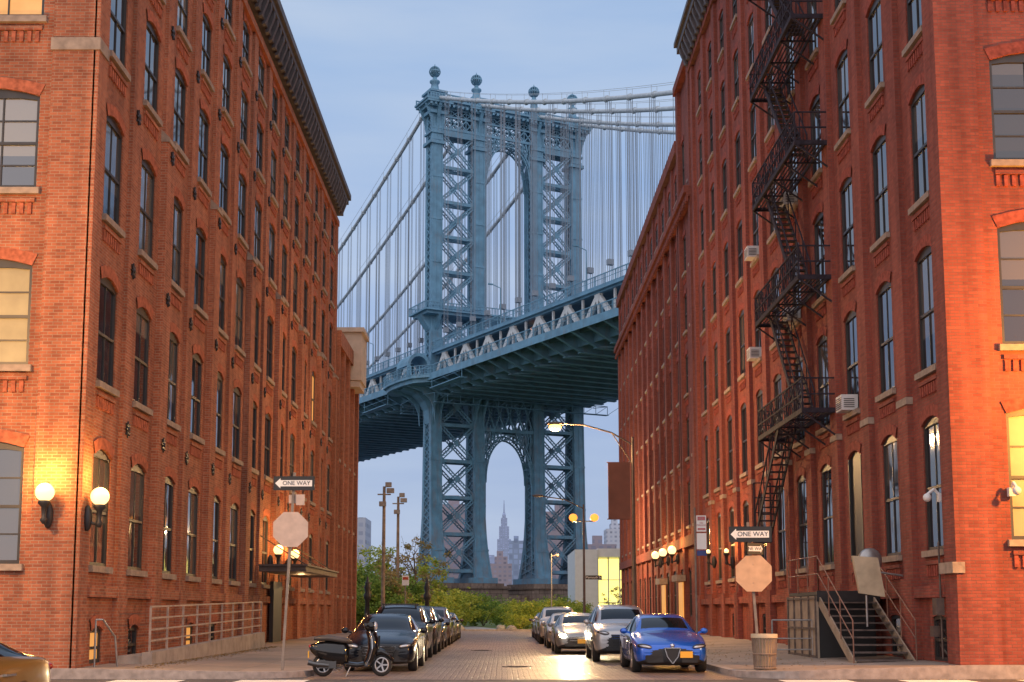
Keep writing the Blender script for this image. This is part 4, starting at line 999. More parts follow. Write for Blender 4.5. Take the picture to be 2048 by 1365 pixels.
def globe_lamp(wallpt,n,z,r=.21,out=.32,label='lit globe wall lamp on black iron bracket',group='globe wall lamps',power=70):
    x,y=wallpt; nx,ny=n; e=top('wall_lamp',(x,y,z-.6),label,'lamp',group); gx,gy=x+nx*out,y+ny*out
    m=MB(); m.sph((gx,gy,z),r,18,12); mk(m,'globe',M['globe'],e)
    m=MB(); m.lathe((gx,gy,z),[(.13,-r+.02),(.15,-r-.04),(.07,-r-.12),(.05,-r-.35),(.09,-r-.42),(.03,-r-.5)],10); m.tube([(x,y,z-.45),(x+nx*out*.5,y+ny*out*.5,z-.62),(gx,gy,z-r-.4)],.035)
    m.sph((x+nx*.03,y+ny*.03,z-.5),(.12,.12,.3),8,8); mk(m,'bracket',M['iron'],e)
    add_light((gx+nx*.25,gy+ny*.25,z+r+.25),power,(1,.50,.12),.15,parent=e)
    return e
globe_lamp((-10.25,29.31),(0,-1),4.14,.21,.3,power=190); globe_lamp((-9.51,29.65),(1,0),4.1,.21,.3,power=190)
for (x,y,z) in ((9.9,73.4,4.9),(9.9,77.6,4.95),(9.9,81.4,4.95)): globe_lamp((x,y),(-1,0),z,.24,.35,power=200)
for (x,y,z) in ((10.1,62.,4.3),(10.1,57.,4.1)): globe_lamp((x,y),(-1,0),z,.10,.3,'small lit amber wall lamp on iron bracket',power=130)
for (y,z) in ((52.6,3.95),(56.8,3.95)): globe_lamp((-9.4,y),(1,0),z,.2,.35,power=200)
e=top('entrance_canopy',(-9,54.5,3),'rusty flat metal entrance canopy hung from rods','canopy')
m=MB(); m.box(-9.3,-7.5,49.8,59.2,3.0,3.2); m.box(-9.3,-7.42,49.7,59.3,3.2,3.27); mk(m,'roof_panel',M['dpole'],e)
for y in (50.5,54.5,58.5):
    m=MB(); m.beam((-7.6,y,3.27),(-9.4,y,4.4),.04); mk(m,'hanging_rod',M['iron'],e)
m=MB(); m.box(-9.5,-9.34,53.4,55.4,.2,2.7); mk(m,'doorway',M['trimb'],BL)
add_light((-8.4,54.5,2.8),60,(1,.6,.25),.1,parent=e)
for y in (73.8,81.8):
    m=MB(); m.box(10.05,10.12,y-.8,y+.8,.2,3.1); mk(m,'doorway',M['litglass'],BB); m=MB(); m.box(9.7,10.2,y-1.1,y+1.1,3.15,3.5); mk(m,'door_hood',M['stone'],BB)
e=top('ramp',(-8.5,39,.2),'concrete access ramp with weathered metal railing','ramp')
m=MB(); m.add([(-8.75,31.9,.1),(-8.5,31.9,.1),(-8.5,47.,.1),(-8.75,47.,.1),(-8.75,31.9,.5),(-8.5,31.9,.5),(-8.5,47.,.75),(-8.75,47,.75)],[(0,3,2,1),(4,5,6,7),(0,1,5,4),(1,2,6,5),(2,3,7,6),(3,0,4,7)])
m.box(-9.35,-8.76,32,47,.15,.42); mk(m,'kerb_wall',M['conc'],e)
m=MB(); n=9
for k in range(n+1):
    y=32.1+14.7*k/n; z=.52+.22*k/n; m.beam((-8.62,y,z-.02),(-8.62,y,z+1.08),.05)
for h in (.25,.52,.8,1.08): m.beam((-8.62,32.1,.52+h),(-8.62,46.8,.74+h),.04)
mk(m,'railing',M['rail'],e)
e=top('handrail',(-8.9,29.9,.2),'short bent grey handrail by basement entry','handrail'); m=MB(); m.tube([(-9.35,30.15,1.3),(-9.2,30.2,1.3),(-9.0,30.5,.9),(-8.95,30.6,.2)],.025); m.tube([(-9.35,30.15,.2),(-9.35,30.15,1.3)],.025); mk(m,'rail',M['galv'],e)
def octagon(m,c,r,th=.01):
    pts=[(c[0]+r*math.cos(R(22.5+45*k)),c[1],c[2]+r*math.sin(R(22.5+45*k))) for k in range(8)]; m.prism(pts,(0,1,0),th)
def oneway(parent,c,w,h,rz,left=True,text=True):
    T=Matrix.Translation(c)@Matrix.Rotation(rz,4,'Z')
    def tr(mb): mb.v=[tuple(T@Vector(v)) for v in mb.v]; return mb
    m=MB(); m.box(-w/2,w/2,-.006,.006,-h/2,h/2); mk(tr(m),'sign_panel',M['black'],parent)
    s_=-1 if left else 1; a=h*.22; hd=h*.36
    m=MB(); pts=[(s_*w*.46,0),(s_*w*.33,hd),(s_*w*.33,a),(-s_*w*.44,a),(-s_*w*.44,-a),(s_*w*.33,-a),(s_*w*.33,-hd)]
    m.prism([(x,-.009,z) for x,z in pts],(0,-1,0),.002); mk(tr(m),'arrow',M['white'],parent)
    if text: text_on('ONE WAY',h*.42,tuple(T@Vector((-s_*w*.06,-.0135,0))),rz,parent,M['black'])
SG=top('sign_post',(-5.07,30.3,.14),'leaning post with one way sign and back of octagonal sign','sign')
m=MB(); m.beam((-5.07,30.3,.1),(-4.87,30.3,4.72),.06,.04); mk(m,'post',M['pole'],SG)
oneway(SG,(-4.87,30.24,4.46),.96,.33,0,True)
m=MB(); octagon(m,(-4.93,30.23,3.38),.44)
for z in (3.15,3.6): m.cyl((-4.93,30.235,z),(-4.93,30.22,z),.02,n=6)
mk(m,'stop_sign_back',M['signback'],SG)
m=MB(); m.box(-4.82,-4.62,30.26,30.28,3.95,4.2); m.box(-5.0,-4.72,30.33,30.345,4.0,4.2); mk(m,'small_plate',M['signback'],SG)
SR=top('sign_post',(5.93,30.3,.16),'leaning post with one way arrow and back of octagonal sign','sign')
m=MB(); m.beam((5.93,30.3,.1),(5.72,30.3,3.55),.06,.04); mk(m,'post',M['pole'],SR)
oneway(SR,(5.76,30.24,3.27),.98,.36,R(-4),True,True)
oneway(SR,(5.86,30.2,2.93),.42,.26,R(20),False,True)
m=MB(); octagon(m,(5.82,30.22,2.36),.45)
for z in (2.15,2.58): m.cyl((5.82,30.225,z),(5.82,30.21,z),.02,n=6)
mk(m,'stop_sign_back',M['signtan'],SR)
PS=top('parking_sign',(6.0,40.5,.15),'pole with stacked red and white parking signs','sign')
m=MB(); m.cyl((6.0,40.5,.1),(6.0,40.5,4.7),.03,n=8); mk(m,'post',M['pole'],PS)
m=MB(); m.box(6.04,6.34,40.44,40.46,3.95,4.45); m.box(6.04,6.34,40.44,40.46,3.4,3.9); mk(m,'sign_panel',M['white'],PS)
m=MB(); m.box(6.07,6.31,40.43,40.438,4.3,4.42); m.box(6.07,6.31,40.43,40.438,4.0,4.06); mk(m,'red_band',M['tail'],PS)
m=MB(); m.box(6.04,6.34,40.44,40.46,3.2,3.36); mk(m,'blue_panel',mat('blue_sign_face',(.03,.05,.2),.5),PS)
text_on('NO\nPARKING',.07,(6.19,40.432,4.18),0,PS,M['tail'])
TB=top('trash_can',(6.05,30.35,.16),'slatted wire litter basket with pale liner','trash can')
m=MB()
for k in range(26):
    t=2*math.pi*k/26; c,s_=math.cos(t),math.sin(t)
    m.beam((6.05+.235*c,30.35+.235*s_,.17),(6.05+.285*c,30.35+.285*s_,.95),.03,.012)
for (r_,z_) in ((.245,.18),(.262,.5),(.288,.93)): m.lathe((6.05,30.35,z_),[(r_,0),(r_+.012,.0),(r_+.012,.035),(r_,.035),(r_,0)],24)
mk(m,'basket',M['slat'],TB)
m=MB(); m.lathe((6.05,30.35,0),[(.19,.24),(.215,.5),(.255,.9),(.27,.97),(.305,.975),(.308,.88)],20); mk(m,'liner',M['tanp'],TB)
e=top('barrier_rack',(7.9,36.5,.25),'low galvanised pipe barrier on the pavement','barrier'); m=MB()
m.tube([(7.4,36,.2),(7.4,36,1.25),(8.5,36,1.25),(8.5,36,.2)],.025); m.tube([(7.4,36,.75),(8.5,36,.75)],.02); m.tube([(7.4,36,.45),(8.5,36,.45)],.02); mk(m,'pipes',M['galv'],e)
m=MB(); m.box(7.3,7.5,35.9,36.1,.18,.24); m.box(8.4,8.6,35.9,36.1,.18,.24); mk(m,'feet',M['galv'],e)
ST=top('stoop',(9.5,34,.3),'steel entrance stoop with stairs and tan enclosure','stairs')
m=MB(); m.box(8.55,10.2,35.4,39.0,1.92,2.02); m.box(8.5,10.2,35.35,35.4,1.75,2.04); mk(m,'landing',M['iron'],ST)
m=MB(); m.box(8.5,8.56,35.45,39.0,.22,1.9)
for y in (35.5,36.3,37.2,38.1,38.9): m.box(8.46,8.5,y-.04,y+.04,.22,1.9,1)
for z in (.27,1.02,1.84): m.box(8.47,8.5,35.45,39.0,z-.03,z+.03,1)
mk(m,'enclosure',[M['tanm'],M['step']],ST)
m=MB(); m.box(8.57,10.1,35.5,35.54,.22,1.9); mk(m,'rear_panel',M['trimb'],ST)
m=MB(); N_=9
for k in range(N_):
    y=35.3-k*.36; z=1.92-(k+1)*.178; m.box(8.62,10.0,y-.33,y-.01,z-.04,z)
mk(m,'steps',M['step'],ST)
m=MB()
for x in (8.58,10.04): m.beam((x,35.4,1.75),(x,32.0,.15),.04,.26)
mk(m,'stringers',M['tanm'],ST)
m=MB()
for x in (8.55,10.08):
    for h in (.5,.95): m.tube([(x,35.4,2.0+h),(x,32.0,.32+h)],.017)
    for t in (0,.33,.66,1): y=35.4-3.4*t; z=2.0-1.68*t; m.tube([(x,y,z-.1),(x,y,z+.95)],.018)
for h in (.5,.98): m.tube([(8.55,35.4,2.0+h),(8.55,39.0,2.0+h)],.017)
for y in (35.4,36.6,37.8,39.0): m.tube([(8.55,y,2),(8.55,y,2.98)],.018)
mk(m,'railing',M['railr'],ST)
UB=top('utility_box',(9.9,33.6,2.6),'tilted tan metal panel on a frame above stairs','box')
m=MB(); m.prism([(9.1,33.3,1.95),(9.75,33.3,1.85),(9.6,33.3,2.85),(8.95,33.3,2.9)],(0,1,0),.15); mk(m,'panel',M['tanp'],UB)
m=MB(); m.lathe((9.5,33.7,2.8),[(.0,-.06),(.28,-.06),(.32,0),(.28,.06),(0,.06)],16,0,'y'); m.tube([(9.6,33.6,2.5),(10.3,33.6,2.4)],.03); m.tube([(9.3,33.42,1.9),(9.3,33.42,1.1)],.03); mk(m,'dish',M['galv'],UB)
m=MB(); m.box(RX+.06,RX+.12,37.42,38.82,2.95,6.15); m.box(RX-.02,RX+.07,37.42,37.5,2.95,6.0); m.box(RX-.02,RX+.07,38.74,38.82,2.95,6.0); mk(m,'door',M['trimb'],BR)
for (x,y,z,n) in ((10.25,30.3,4.15,(-1,0)),(11.55,29.4,4.2,(0,-1))):
    e=top('security_camera',(x,y,z),'white dome security camera on curved bracket','camera','security cameras'); m=MB(); m.tube([(x,y,z),(x+n[0]*.15,y+n[1]*.15,z+.18),(x+n[0]*.32,y+n[1]*.32,z+.05)],.035,8); m.box(x-.07,x+.07,y-.07,y+.07,z-.12,z+.08); mk(m,'bracket',M['acw'],e); m=MB(); m.sph((x+n[0]*.32,y+n[1]*.32,z-.02),.1,10,8); mk(m,'dome',M['acw'],e)
m=MB(); m.tube([(RX-.2,30.45,.4),(RX-.2,30.45,3.1)],.025); m.box(RX-.35,RX-.17,30.3,30.6,1.4,1.8); m.box(RX-.33,RX-.17,30.65,30.9,.9,1.15); mk(m,'conduit',M['dpole'],BR)
# ------------------------------------------------------------------ cars
SPEC={
'sedan':dict(L=4.64,ax=(.86,3.70),wr=.335,st=[
 (0.0,.62,.30,.58,.62,.44),(.05,.78,.22,.64,.69,.56),(.28,.89,.18,.73,.80,.68),(.85,.925,.18,.86,.93,.72),(1.30,.93,.18,.92,.995,.72),(1.42,.93,.18,.925,1.02,.70),
 (2.10,.93,.18,.945,1.38,.58),(2.65,.93,.18,.955,1.44,.60),(3.20,.93,.18,.97,1.41,.58),(4.02,.92,.20,1.00,1.10,.66),(4.40,.89,.24,.99,1.05,.64),(4.58,.82,.30,.92,.98,.58),(4.64,.72,.36,.8,.86,.5)],cab=(5,9)),
'suv':dict(L=4.75,ax=(.90,3.72),wr=.37,st=[
 (0.0,.66,.36,.74,.80,.48),(.05,.82,.28,.84,.90,.6),(.25,.92,.24,.95,1.02,.72),(.80,.95,.24,1.05,1.12,.75),(1.18,.96,.24,1.09,1.16,.75),(1.30,.96,.24,1.10,1.19,.73),
 (1.95,.96,.24,1.12,1.62,.64),(2.6,.96,.24,1.13,1.70,.66),(3.5,.96,.24,1.14,1.69,.65),(4.05,.95,.25,1.15,1.64,.64),(4.50,.92,.28,1.13,1.22,.68),(4.66,.88,.34,1.05,1.1,.62),(4.75,.8,.4,.85,.9,.55)],cab=(5,10)),
}
CM={}
def car_meshes(kind):
    if kind in CM: return CM[kind]
    S=SPEC[kind]; vs=[]
    for (y,w,zb_,zh,zr,wr_) in S['st']:
        half=[(0,zb_),(.8*w,zb_),(.96*w,zb_+.07),(w,zb_+(zh-zb_)*.5),(.985*w,zh-.09),(.94*w,zh),(min(wr_+.035,.9*w),zr-.075),(wr_-.05,zr-.02),(.5*wr_,zr),(0,zr+.005)]
        ring=half+[(-x,z) for x,z in reversed(half[1:-1])]
        vs+=[(x,y,z) for x,z in ring]
    k=len(half)*2-2; fs=[];ms=[]
    c0,c1=S['cab']
    for j in range(len(S['st'])-1):
        for i in range(k):
            i2=(i+1)%k; fs.append((j*k+i,j*k+i2,(j+1)*k+i2,(j+1)*k+i))
            ii=i if i<9 else k-1-i
            mi=0
            if c0<=j<c1 and ii==5: mi=1
            if (j==c0 or j==c1-1) and ii in(7,8): mi=1
            if ii in (0,1) : mi=2
            ms.append(mi)
    fs.append(tuple(range(k))); ms.append(2); fs.append(tuple(range((len(S['st'])-1)*k,len(S['st'])*k))); ms.append(0)
    me=bpy.data.meshes.new('carbase'); me.from_pydata(vs,[],fs)
    MS=[M['pblack'],M['carglass'],M['trimb']]
    for m_ in MS: me.materials.append(m_)
    me.polygons.foreach_set('material_index',ms); me.polygons.foreach_set('use_smooth',[True]*len(fs))
    bmm=bmesh.new(); bmm.from_mesh(me); bmesh.ops.recalc_face_normals(bmm,faces=bmm.faces); bmm.to_mesh(me); bmm.free()
    o=bpy.data.objects.new('t',me); link(o); sd=o.modifiers.new('s','SUBSURF'); sd.levels=3; sd.render_levels=3
    cut=MB(); W=max(s[1] for s in S['st'])
    for ay in S['ax']:
        for s_ in (-1,1): cut.cyl((s_*(W-.30),ay,S['wr']),(s_*(W+.2),ay,S['wr']),S['wr']+.05,S['wr']+.05,28,2)
    cme=cut.mesh('cut',MS)
    bmm=bmesh.new(); bmm.from_mesh(cme); bmesh.ops.remove_doubles(bmm,verts=bmm.verts,dist=1e-4); bmesh.ops.recalc_face_normals(bmm,faces=bmm.faces); bmm.to_mesh(cme); bmm.free()
    co_=bpy.data.objects.new('cut',cme); link(co_)
    bo=o.modifiers.new('b','BOOLEAN'); bo.object=co_; bo.operation='DIFFERENCE'; bo.solver='EXACT'
    dg=bpy.context.evaluated_depsgraph_get(); dg.update()
    ev=bpy.data.meshes.new_from_object(o.evaluated_get(dg))
    bpy.data.objects.remove(o); bpy.data.objects.remove(co_)
    def sub(sel,name):
        vm={};nv=[];nf=[];nm=[];ns=[]
        for p in ev.polygons:
            if not sel(p): continue
            f=[]
            for v in p.vertices:
                if v not in vm: vm[v]=len(nv); nv.append(tuple(ev.vertices[v].co))
                f.append(vm[v])
            nf.append(f); nm.append(p.material_index); ns.append(p.use_smooth)
        q=bpy.data.meshes.new(name); q.from_pydata(nv,[],nf)
        for m_ in MS: q.materials.append(m_)
        q.polygons.foreach_set('material_index',[min(x,2) for x in nm]); q.polygons.foreach_set('use_smooth',ns); q.update(); return q
    def isws(p): return p.material_index==1 and abs(p.normal.x)<.55
    D=dict(body=sub(lambda p:p.material_index!=1,'body'),ws=sub(lambda p:isws(p) and p.center.y<S['L']*.5,'windscreen'),rs=sub(lambda p:isws(p) and p.center.y>=S['L']*.5,'rear_window'),
      swl=sub(lambda p:p.material_index==1 and not isws(p) and p.center.x<0,'side_window'),swr=sub(lambda p:p.material_index==1 and not isws(p) and p.center.x>=0,'side_window'))
    bpy.data.meshes.remove(ev)
    r=S['wr']
    t=MB(); t.lathe((0,0,0),[(r*.66,-.11),(r*.93,-.11),(r,-.07),(r,.07),(r*.93,.11),(r*.66,.11)],28,0,'x'); D['tyre']=t.mesh('tyre',[M['rubber']])
    t=MB(); t.lathe((0,0,0),[(r*.67,.10),(r*.62,.10),(r*.6,.0),(0,0)],24,1,'x'); t.lathe((0,0,0),[(r*.69,.105),(r*.64,.118),(r*.61,.09)],24,0,'x'); t.cyl((.02,0,0),(.10,0,0),.06,.05,10)
    for q in range(10):
        a=2*math.pi*q/10; t.beam((.085,math.cos(a)*.05,math.sin(a)*.05),(.095,math.cos(a)*r*.64,math.sin(a)*r*.64),.03,.035)
    D['rim']=t.mesh('rim',[M['rim'],M['trimb']]); D['S']=S
    CM[kind]=D; return D
def build_car(kind,loc,paint,label,grille='bars',plate=0.,lit=False,rz=0,rack=False,group='cars parked along the kerb'):
    D=car_meshes(kind); S=D['S']; e=top('parked_car',loc,label,'car',group,rz=rz)
    def ad(me,name_): o=bpy.data.objects.new(name_,me); link(o); o.parent=e; return o
    b=D['body'].copy(); b.materials[0]=paint; ad(b,'body'); ad(D['ws'],'windscreen'); ad(D['rs'],'rear_window'); ad(D['swl'],'side_window'); ad(D['swr'],'side_window')
    W=max(s[1] for s in S['st']); suv=kind=='suv'; dz=.22 if suv else 0
    for ay in S['ax']:
        for s_ in (-1,1):
            w=bpy.data.objects.new('wheel',D['tyre']); link(w); w.parent=e; w.location=(s_*(W-.135),ay,S['wr']); w.rotation_euler[2]=0 if s_>0 else math.pi
            r_=bpy.data.objects.new('rim',D['rim']); link(r_); r_.parent=w
    def part(mb,nm,mats):
        mats=mats if isinstance(mats,(list,tuple)) else [mats]
        o=bpy.data.objects.new(nm,mb.mesh(nm,mats)); link(o); o.parent=e; return o
    for s_ in (-1,1):
        h=MB(); rot=Matrix.Rotation(s_*R(28),3,'Z')@Matrix.Rotation(-s_*R(8),3,'Y')
        h.sph((s_*.66,.13,.645+dz),(.20,.10,.062),14,8,0,rot); h.sph((s_*.65,.075,.645+dz),(.17,.07,.038) if not lit else (.15,.10,.07),10,6,1,rot)
        part(h,'headlight',[M['trimb'],M['litlens'] if lit else M['lens']])
        mm=MB(); mm.sph((s_*(W+.09),1.62 if not suv else 1.5,1.0+dz*.8),(.10,.07,.075),10,8); mm.beam((s_*(W-.08),1.6 if not suv else 1.48,.95+dz*.8),(s_*(W+.05),1.62,.98+dz*.8),.05); part(mm,'mirror',paint)
        tl=MB(); tl.sph((s_*.70,S['L']-.12,.86+dz),(.16,.1,.06),10,6); part(tl,'tail_light',M['tail'])
        for yy in (2.35,3.3):
            dh=MB(); dh.box(s_*(W+.005)-.02,s_*(W+.005)+.02,yy,yy+.2,.80+dz,.825+dz); part(dh,'door_handle',M['chrome'])
        for yy in (1.62,2.62):
            dl=MB(); dl.box(s_*(W-.004)-.004,s_*(W-.004)+.004,yy,yy+.008,.3+dz,.86+dz); part(dl,'door_seam',M['trimb'])
    g=MB()
    if grille=='shield':
        g.prism([(-.17,-.005,.60),(.17,-.005,.60),(.11,-.005,.40),(0,-.005,.26),(-.11,-.005,.40)],(0,-1,0),.02,0)
        pts=[(-.19,.61),(.19,.61),(.125,.40),(0,.235),(-.125,.40)]
        for a,b_ in zip(pts,pts[1:]+pts[:1]): g.beam((a[0],-.03,a[1]),(b_[0],-.03,b_[1]),.022,.022,1)
        for s_ in (-1,1): g.prism([(s_*.24,.005,.42),(s_*.62,.03,.44),(s_*.72,.10,.36),(s_*.60,.04,.26),(s_*.22,.005,.27)],(0,-1,0),.03,0)
        part(g,'grille',[M['trimb'],M['chrome']])
        bd=MB(); bd.lathe((0,-.02,.665),[(.0,-.02),(.05,-.015),(.05,.02)],14,0,'y'); part(bd,'badge',M['chrome'])
    elif grille=='star':
        g.prism([(-.42,-.005,.62),(.42,-.005,.62),(.36,-.005,.42),(-.36,-.005,.42)],(0,-1,0),.02,0)
        for zz in (.49,.55): g.beam((-.39,-.032,zz),(.39,-.032,zz),.012,.018,1)
        pts=[(-.43,.63),(.43,.63),(.37,.41),(-.37,.41)]
        for a,b_ in zip(pts,pts[1:]+pts[:1]): g.beam((a[0],-.03,a[1]),(b_[0],-.03,b_[1]),.016,.016,1)
        for s_ in (-1,1): g.prism([(s_*.4,.02,.38),(s_*.72,.09,.36),(s_*.70,.09,.26),(s_*.38,.02,.26)],(0,-1,0),.03,0)
        g.prism([(-.36,-.0,.36),(.36,-.0,.36),(.32,-.0,.26),(-.32,-.0,.26)],(0,-1,0),.02,0)
        part(g,'grille',[M['trimb'],M['chrome']])
        bd=MB()
        ring=[(.085*math.cos(2*math.pi*k/16),-.045,.52+.085*math.sin(2*math.pi*k/16)) for k in range(17)]
        for a,b_ in zip(ring[:-1],ring[1:]): bd.beam(a,b_,.012)
        for k in range(3): a=math.pi/2+2*math.pi*k/3; bd.beam((0,-.045,.52),(.085*math.cos(a),-.045,.52+.085*math.sin(a)),.014)
        part(bd,'badge',M['chrome'])
    else:
        z0=.44+dz*.7; g.prism([(-.44,-.0,.60+dz),(.44,-.0,.60+dz),(.38,-.0,z0),(-.38,-.0,z0)],(0,-1,0),.02,0)
        for zz in (.48,.54,.59): g.beam((-.42,-.028,zz+dz),(.42,-.028,zz+dz),.01,.016,1)
        g.prism([(-.6,.02,.38+dz*.4),(.6,.02,.38+dz*.4),(.55,.02,.27+dz*.4),(-.55,.02,.27+dz*.4)],(0,-1,0),.04,0)
        part(g,'grille',[M['trimb'],M['chrome']])
    pl=MB(); pl.box(plate-.15,plate+.15,-.055,-.04,.38+dz*.6,.53+dz*.6); part(pl,'licence_plate',M['plate'])
    wp=MB(); wp.beam((-.5,1.5,1.05+dz*.9),(.1,1.62,1.11+dz*.9),.015,.02); part(wp,'wiper',M['trimb'])
    if rack:
        for yy in (2.2,3.0):
            rr=MB(); rr.beam((-.56,yy,1.49+dz),(.56,yy,1.49+dz),.07,.035); rr.beam((-.5,yy,1.38+dz),(-.5,yy,1.48+dz),.05); rr.beam((.5,yy,1.38+dz),(.5,yy,1.48+dz),.05); part(rr,'roof_bar',M['trimb'])
    return e
build_car('sedan',(4.1,31.7,0),M['pblue'],'glossy blue sedan with triangular chrome grille','shield',plate=.33)
build_car('suv',(3.6,38.2,0),M['psilver'],'silver sport utility vehicle behind the blue sedan')
build_car('sedan',(-3.05,32.3,0),M['pblack'],'dark navy sedan with wide chrome framed grille','star')
build_car('suv',(-3.2,38.6,0),M['pblack'],'black sport utility vehicle with roof bars at the kerb',rack=True)
for i,(y,k,p,l) in enumerate(((44.6,'suv','pdark','dark grey sport utility vehicle at the kerb'),(50.6,'sedan','pblack','black sedan parked at the kerb'),(56.4,'suv','pbrown','dark brown sport utility vehicle at the kerb'),(62.4,'sedan','pdark','dark grey sedan parked at the kerb'),(68.4,'sedan','pbrown','dark brown sedan at the end of the row'))):
    build_car(k,(-3.2,y,0),M[p],l)
build_car('sedan',(2.75,45.5,0),M['pgrey'],'grey sedan with its headlights switched on',lit=True)
for (x,y,k,p,l) in ((2.7,52.5,'sedan','psilver','silver sedan parked in the cobbled street'),(2.6,59,'suv','psilver','silver sport utility vehicle in the street'),(2.6,65.5,'sedan','pgrey','light grey sedan in the street'),(2.6,72,'sedan','pbrown','reddish brown sedan at the end of the row')):
    build_car(k,(x,y,0),M[p],l)
build_car('sedan',(-6.72,11.0,-.0),M['pgold'],'golden yellow car at the near crossing',rz=R(-8),group='cars at the crossing')
l=bpy.data.lights.new('headlight_beam','SPOT'); l.energy=2500; l.spot_size=R(70); l.color=(1,.8,.5); l.shadow_soft_size=.08
o=bpy.data.objects.new('headlight_beam',l); link(o); o.location=(2.4,45.3,.65); o.rotation_euler=(R(84),0,R(180))
# ------------------------------------------------------------------ scooter
SC=top('scooter',(-3.45,30.35,0),'glossy black motor scooter parked on its stand','scooter',rz=R(6))
SC.scale=(1.0,1.0,1.08)
def sp_(mb,nm,mats):
    mats=mats if isinstance(mats,(list,tuple)) else [mats]
    o=bpy.data.objects.new(nm,mb.mesh(nm,mats)); link(o); o.parent=SC; return o
def swheel(x,z):
    m=MB(); m.lathe((x,0,z),[(.13,-.05),(.19,-.06),(.235,-.035),(.245,0),(.235,.035),(.19,.06),(.13,.05)],24,0,'y'); w=sp_(m,'wheel',M['rubber'])
    m=MB(); m.lathe((x,0,z),[(.16,-.055),(.14,-.065),(.13,-.02),(0,-.03)],20,1,'y'); m.lathe((x,0,z),[(.165,-.06),(.15,-.075),(.135,-.06)],20,0,'y')
    for k in range(5): a=2*math.pi*k/5; m.beam((x,-.06,z),(x+.15*math.cos(a),-.065,z+.15*math.sin(a)),.035,.03)
    o=bpy.data.objects.new('rim',m.mesh('rim',[M['rim'],M['trimb']])); link(o); o.parent=w
swheel(-.68,.245); swheel(.66,.245)
def loft(secs,mi=0,n=16):
    m=MB(); vs=[]
    for (x,z,ry,rz_) in secs:
        for i in range(n):
            t=2*math.pi*i/n; c,s_=math.cos(t),math.sin(t); vs.append((x,math.copysign(abs(c)**.8,c)*ry,z+math.copysign(abs(s_)**.8,s_)*rz_))
    k=len(secs)
    m.add(vs,[(j*n+i,j*n+(i+1)%n,(j+1)*n+(i+1)%n,(j+1)*n+i) for j in range(k-1) for i in range(n)]+[tuple(range(n)),tuple(range((k-1)*n,k*n))],mi,True); return m
b=loft([(-1.0,.62,.03,.03),(-.95,.60,.11,.09),(-.82,.56,.19,.17),(-.62,.52,.24,.23),(-.42,.50,.23,.24),(-.22,.48,.18,.24),(-.1,.45,.13,.22)])
sp_(b,'rear_cowl',M['pscoot'])
b=loft([(-.2,.27,.16,.06),(.1,.24,.18,.055),(.34,.27,.16,.06)]); sp_(b,'floorboard',M['pscoot'])
m=MB()
sh=[(.28,.22,.16),(.37,.36,.22),(.44,.58,.26),(.43,.80,.23),(.38,.96,.12)]
vs=[];nn=18
for (x,z,w) in sh:
    for i in range(nn):
        t=2*math.pi*i/nn; vs.append((x+.10*math.cos(t)+(.05*abs(math.cos(t)) if math.cos(t)>0 else 0),w*math.sin(t),z))
m.add(vs,[(j*nn+i,j*nn+(i+1)%nn,(j+1)*nn+(i+1)%nn,(j+1)*nn+i) for j in range(4) for i in range(nn)]+[tuple(range(nn)),tuple(range(4*nn,5*nn))],0,True)
m.beam((.60,0,.86),(.58,0,.5),.05,.03,0)
sp_(m,'leg_shield',M['pscoot'])
m=MB()
for s_ in (-1,1): m.tube([(.30,s_*.17,.24),(.38,s_*.23,.38),(.44,s_*.265,.58),(.43,s_*.24,.80),(.38,s_*.13,.96)],.010)
sp_(m,'shield_trim',M['chrome'])
b=loft([(.42,.42,.05,.05),(.50,.50,.10,.08),(.64,.53,.11,.07),(.80,.46,.10,.06),(.92,.34,.05,.04)]); sp_(b,'front_fender',M['pscoot'])
m=MB(); m.tube([(.40,0,.98),(.50,0,.66),(.60,0,.45),(.66,.08,.26)],.035,8); sp_(m,'steering_column',M['trimb'])
m=MB(); m.tube([(.28,-.36,1.10),(.35,-.15,1.07),(.35,.15,1.07),(.28,.36,1.10)],.022,8); m.tube([(.28,-.38,1.105),(.25,-.26,1.09)],.033,8); m.sph((.39,0,1.06),(.15,.13,.12),12,8); sp_(m,'handlebar',[M['pscoot']])
m=MB(); m.sph((.50,0,1.06),(.06,.10,.10),12,8); sp_(m,'headlight',M['lens'])
for s_ in(-1,1):
    m=MB(); m.tube([(.32,s_*.2,1.09),(.29,s_*.30,1.27)],.008); m.sph((.29,s_*.31,1.30),(.02,.07,.05),10,6); sp_(m,'mirror',M['trimb'])
b=loft([(-.90,.80,.05,.03),(-.82,.81,.14,.05),(-.55,.81,.18,.065),(-.30,.775,.17,.065),(-.12,.75,.13,.06),(-.02,.72,.05,.03)]); sp_(b,'seat',M['seatm'])
m=MB(); m.tube([(-.55,-.15,.24),(-.85,-.18,.27),(-1.02,-.18,.31)],.055,8); sp_(m,'exhaust',M['rimd'])
m=MB(); m.box(-.78,-.38,-.18,-.07,.18,.36); sp_(m,'engine_cover',M['rimd'])
m=MB(); m.tube([(-.05,-.12,.22),(-.15,-.2,.02)],.014); m.tube([(-.05,.12,.22),(-.15,.2,.02)],.014); m.tube([(-.15,-.2,.02),(-.15,.2,.02)],.014); sp_(m,'stand',M['galv'])
m=MB(); m.box(-1.03,-1.0,-.08,.08,.40,.54); sp_(m,'licence_plate',M['plate'])
m=MB(); m.sph((-.98,0,.64),(.04,.07,.04),8,6); sp_(m,'tail_light',M['tail'])
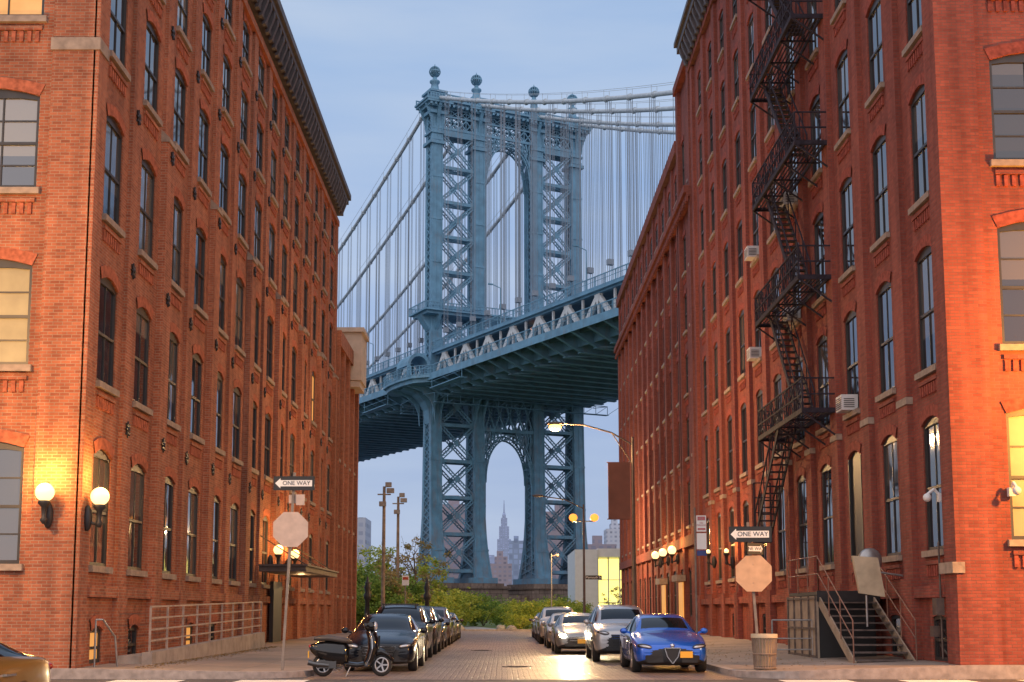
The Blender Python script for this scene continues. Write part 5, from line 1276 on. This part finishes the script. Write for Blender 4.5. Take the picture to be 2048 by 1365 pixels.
# ------------------------------------------------------------------ world, sun, camera
w=bpy.data.worlds.new('World'); bpy.context.scene.world=w; w.use_nodes=True; N=w.node_tree.nodes; L=w.node_tree.links
bg=N['Background']
sky=N.new('ShaderNodeTexSky'); sky.sky_type='NISHITA'; sky.sun_disc=False; sky.sun_elevation=R(6); sky.sun_rotation=R(200)
tc=N.new('ShaderNodeTexCoord'); sp=N.new('ShaderNodeSeparateXYZ'); L.new(tc.outputs['Generated'],sp.inputs[0])
rp=N.new('ShaderNodeValToRGB'); L.new(sp.outputs[2],rp.inputs['Fac']); e=rp.color_ramp.elements
e[0].position=0; e[0].color=(.40,.46,.68,1); e[1].position=1; e[1].color=(.36,.46,.68,1)
for p,c in ((.09,(.31,.42,.68,1)),(.25,(.36,.50,.79,1)),(.40,(.28,.46,.78,1)),(.6,(.33,.46,.72,1))): x=e.new(p); x.color=c
mp=N.new('ShaderNodeMapping'); mp.inputs['Scale'].default_value=(1.2,1.2,7); mp.inputs['Rotation'].default_value=(0,.12,0); L.new(tc.outputs['Generated'],mp.inputs['Vector'])
no=N.new('ShaderNodeTexNoise'); no.inputs['Scale'].default_value=1.5; no.inputs['Detail'].default_value=6; no.inputs['Roughness'].default_value=.5; L.new(mp.outputs['Vector'],no.inputs['Vector'])
r2=N.new('ShaderNodeValToRGB'); r2.color_ramp.elements[0].position=.36; r2.color_ramp.elements[1].position=.68; r2.color_ramp.elements[1].color=(.75,.75,.75,1); L.new(no.outputs['Fac'],r2.inputs['Fac'])
mx=N.new('ShaderNodeMixRGB'); mx.inputs['Color2'].default_value=(.56,.66,.82,1); L.new(r2.outputs['Color'],mx.inputs['Fac']); L.new(rp.outputs['Color'],mx.inputs['Color1'])
sc=N.new('ShaderNodeMixRGB'); sc.blend_type='MULTIPLY'; sc.inputs['Fac'].default_value=1; sc.inputs['Color2'].default_value=(.1,.1,.1,1); L.new(sky.outputs['Color'],sc.inputs['Color1'])
m3=N.new('ShaderNodeMixRGB'); m3.inputs['Fac'].default_value=.04; L.new(mx.outputs['Color'],m3.inputs['Color1']); L.new(sc.outputs['Color'],m3.inputs['Color2'])
L.new(m3.outputs['Color'],bg.inputs['Color']); bg.inputs['Strength'].default_value=1.
s=bpy.data.lights.new('fill_sun','SUN'); s.energy=2.1; s.angle=R(120); s.color=(1,.79,.63); s.specular_factor=.15  # very broad warm fill, added behind the camera to brighten the facades
so=bpy.data.objects.new('fill_sun',s); link(so); so.rotation_euler=(R(46),0,R(-4))
cam=bpy.data.cameras.new('camera'); cam.lens=45.7; cam.sensor_width=36; cam.shift_x=.0093; cam.shift_y=.1077; cam.clip_end=12000; cam.clip_start=.1
co=bpy.data.objects.new('camera',cam); link(co); co.location=(0,0,1.5); co.rotation_euler=(R(97),0,0)
bpy.context.scene.camera=co
vs_=bpy.context.scene.view_settings; vs_.view_transform='Standard'; vs_.look='None'; vs_.exposure=0
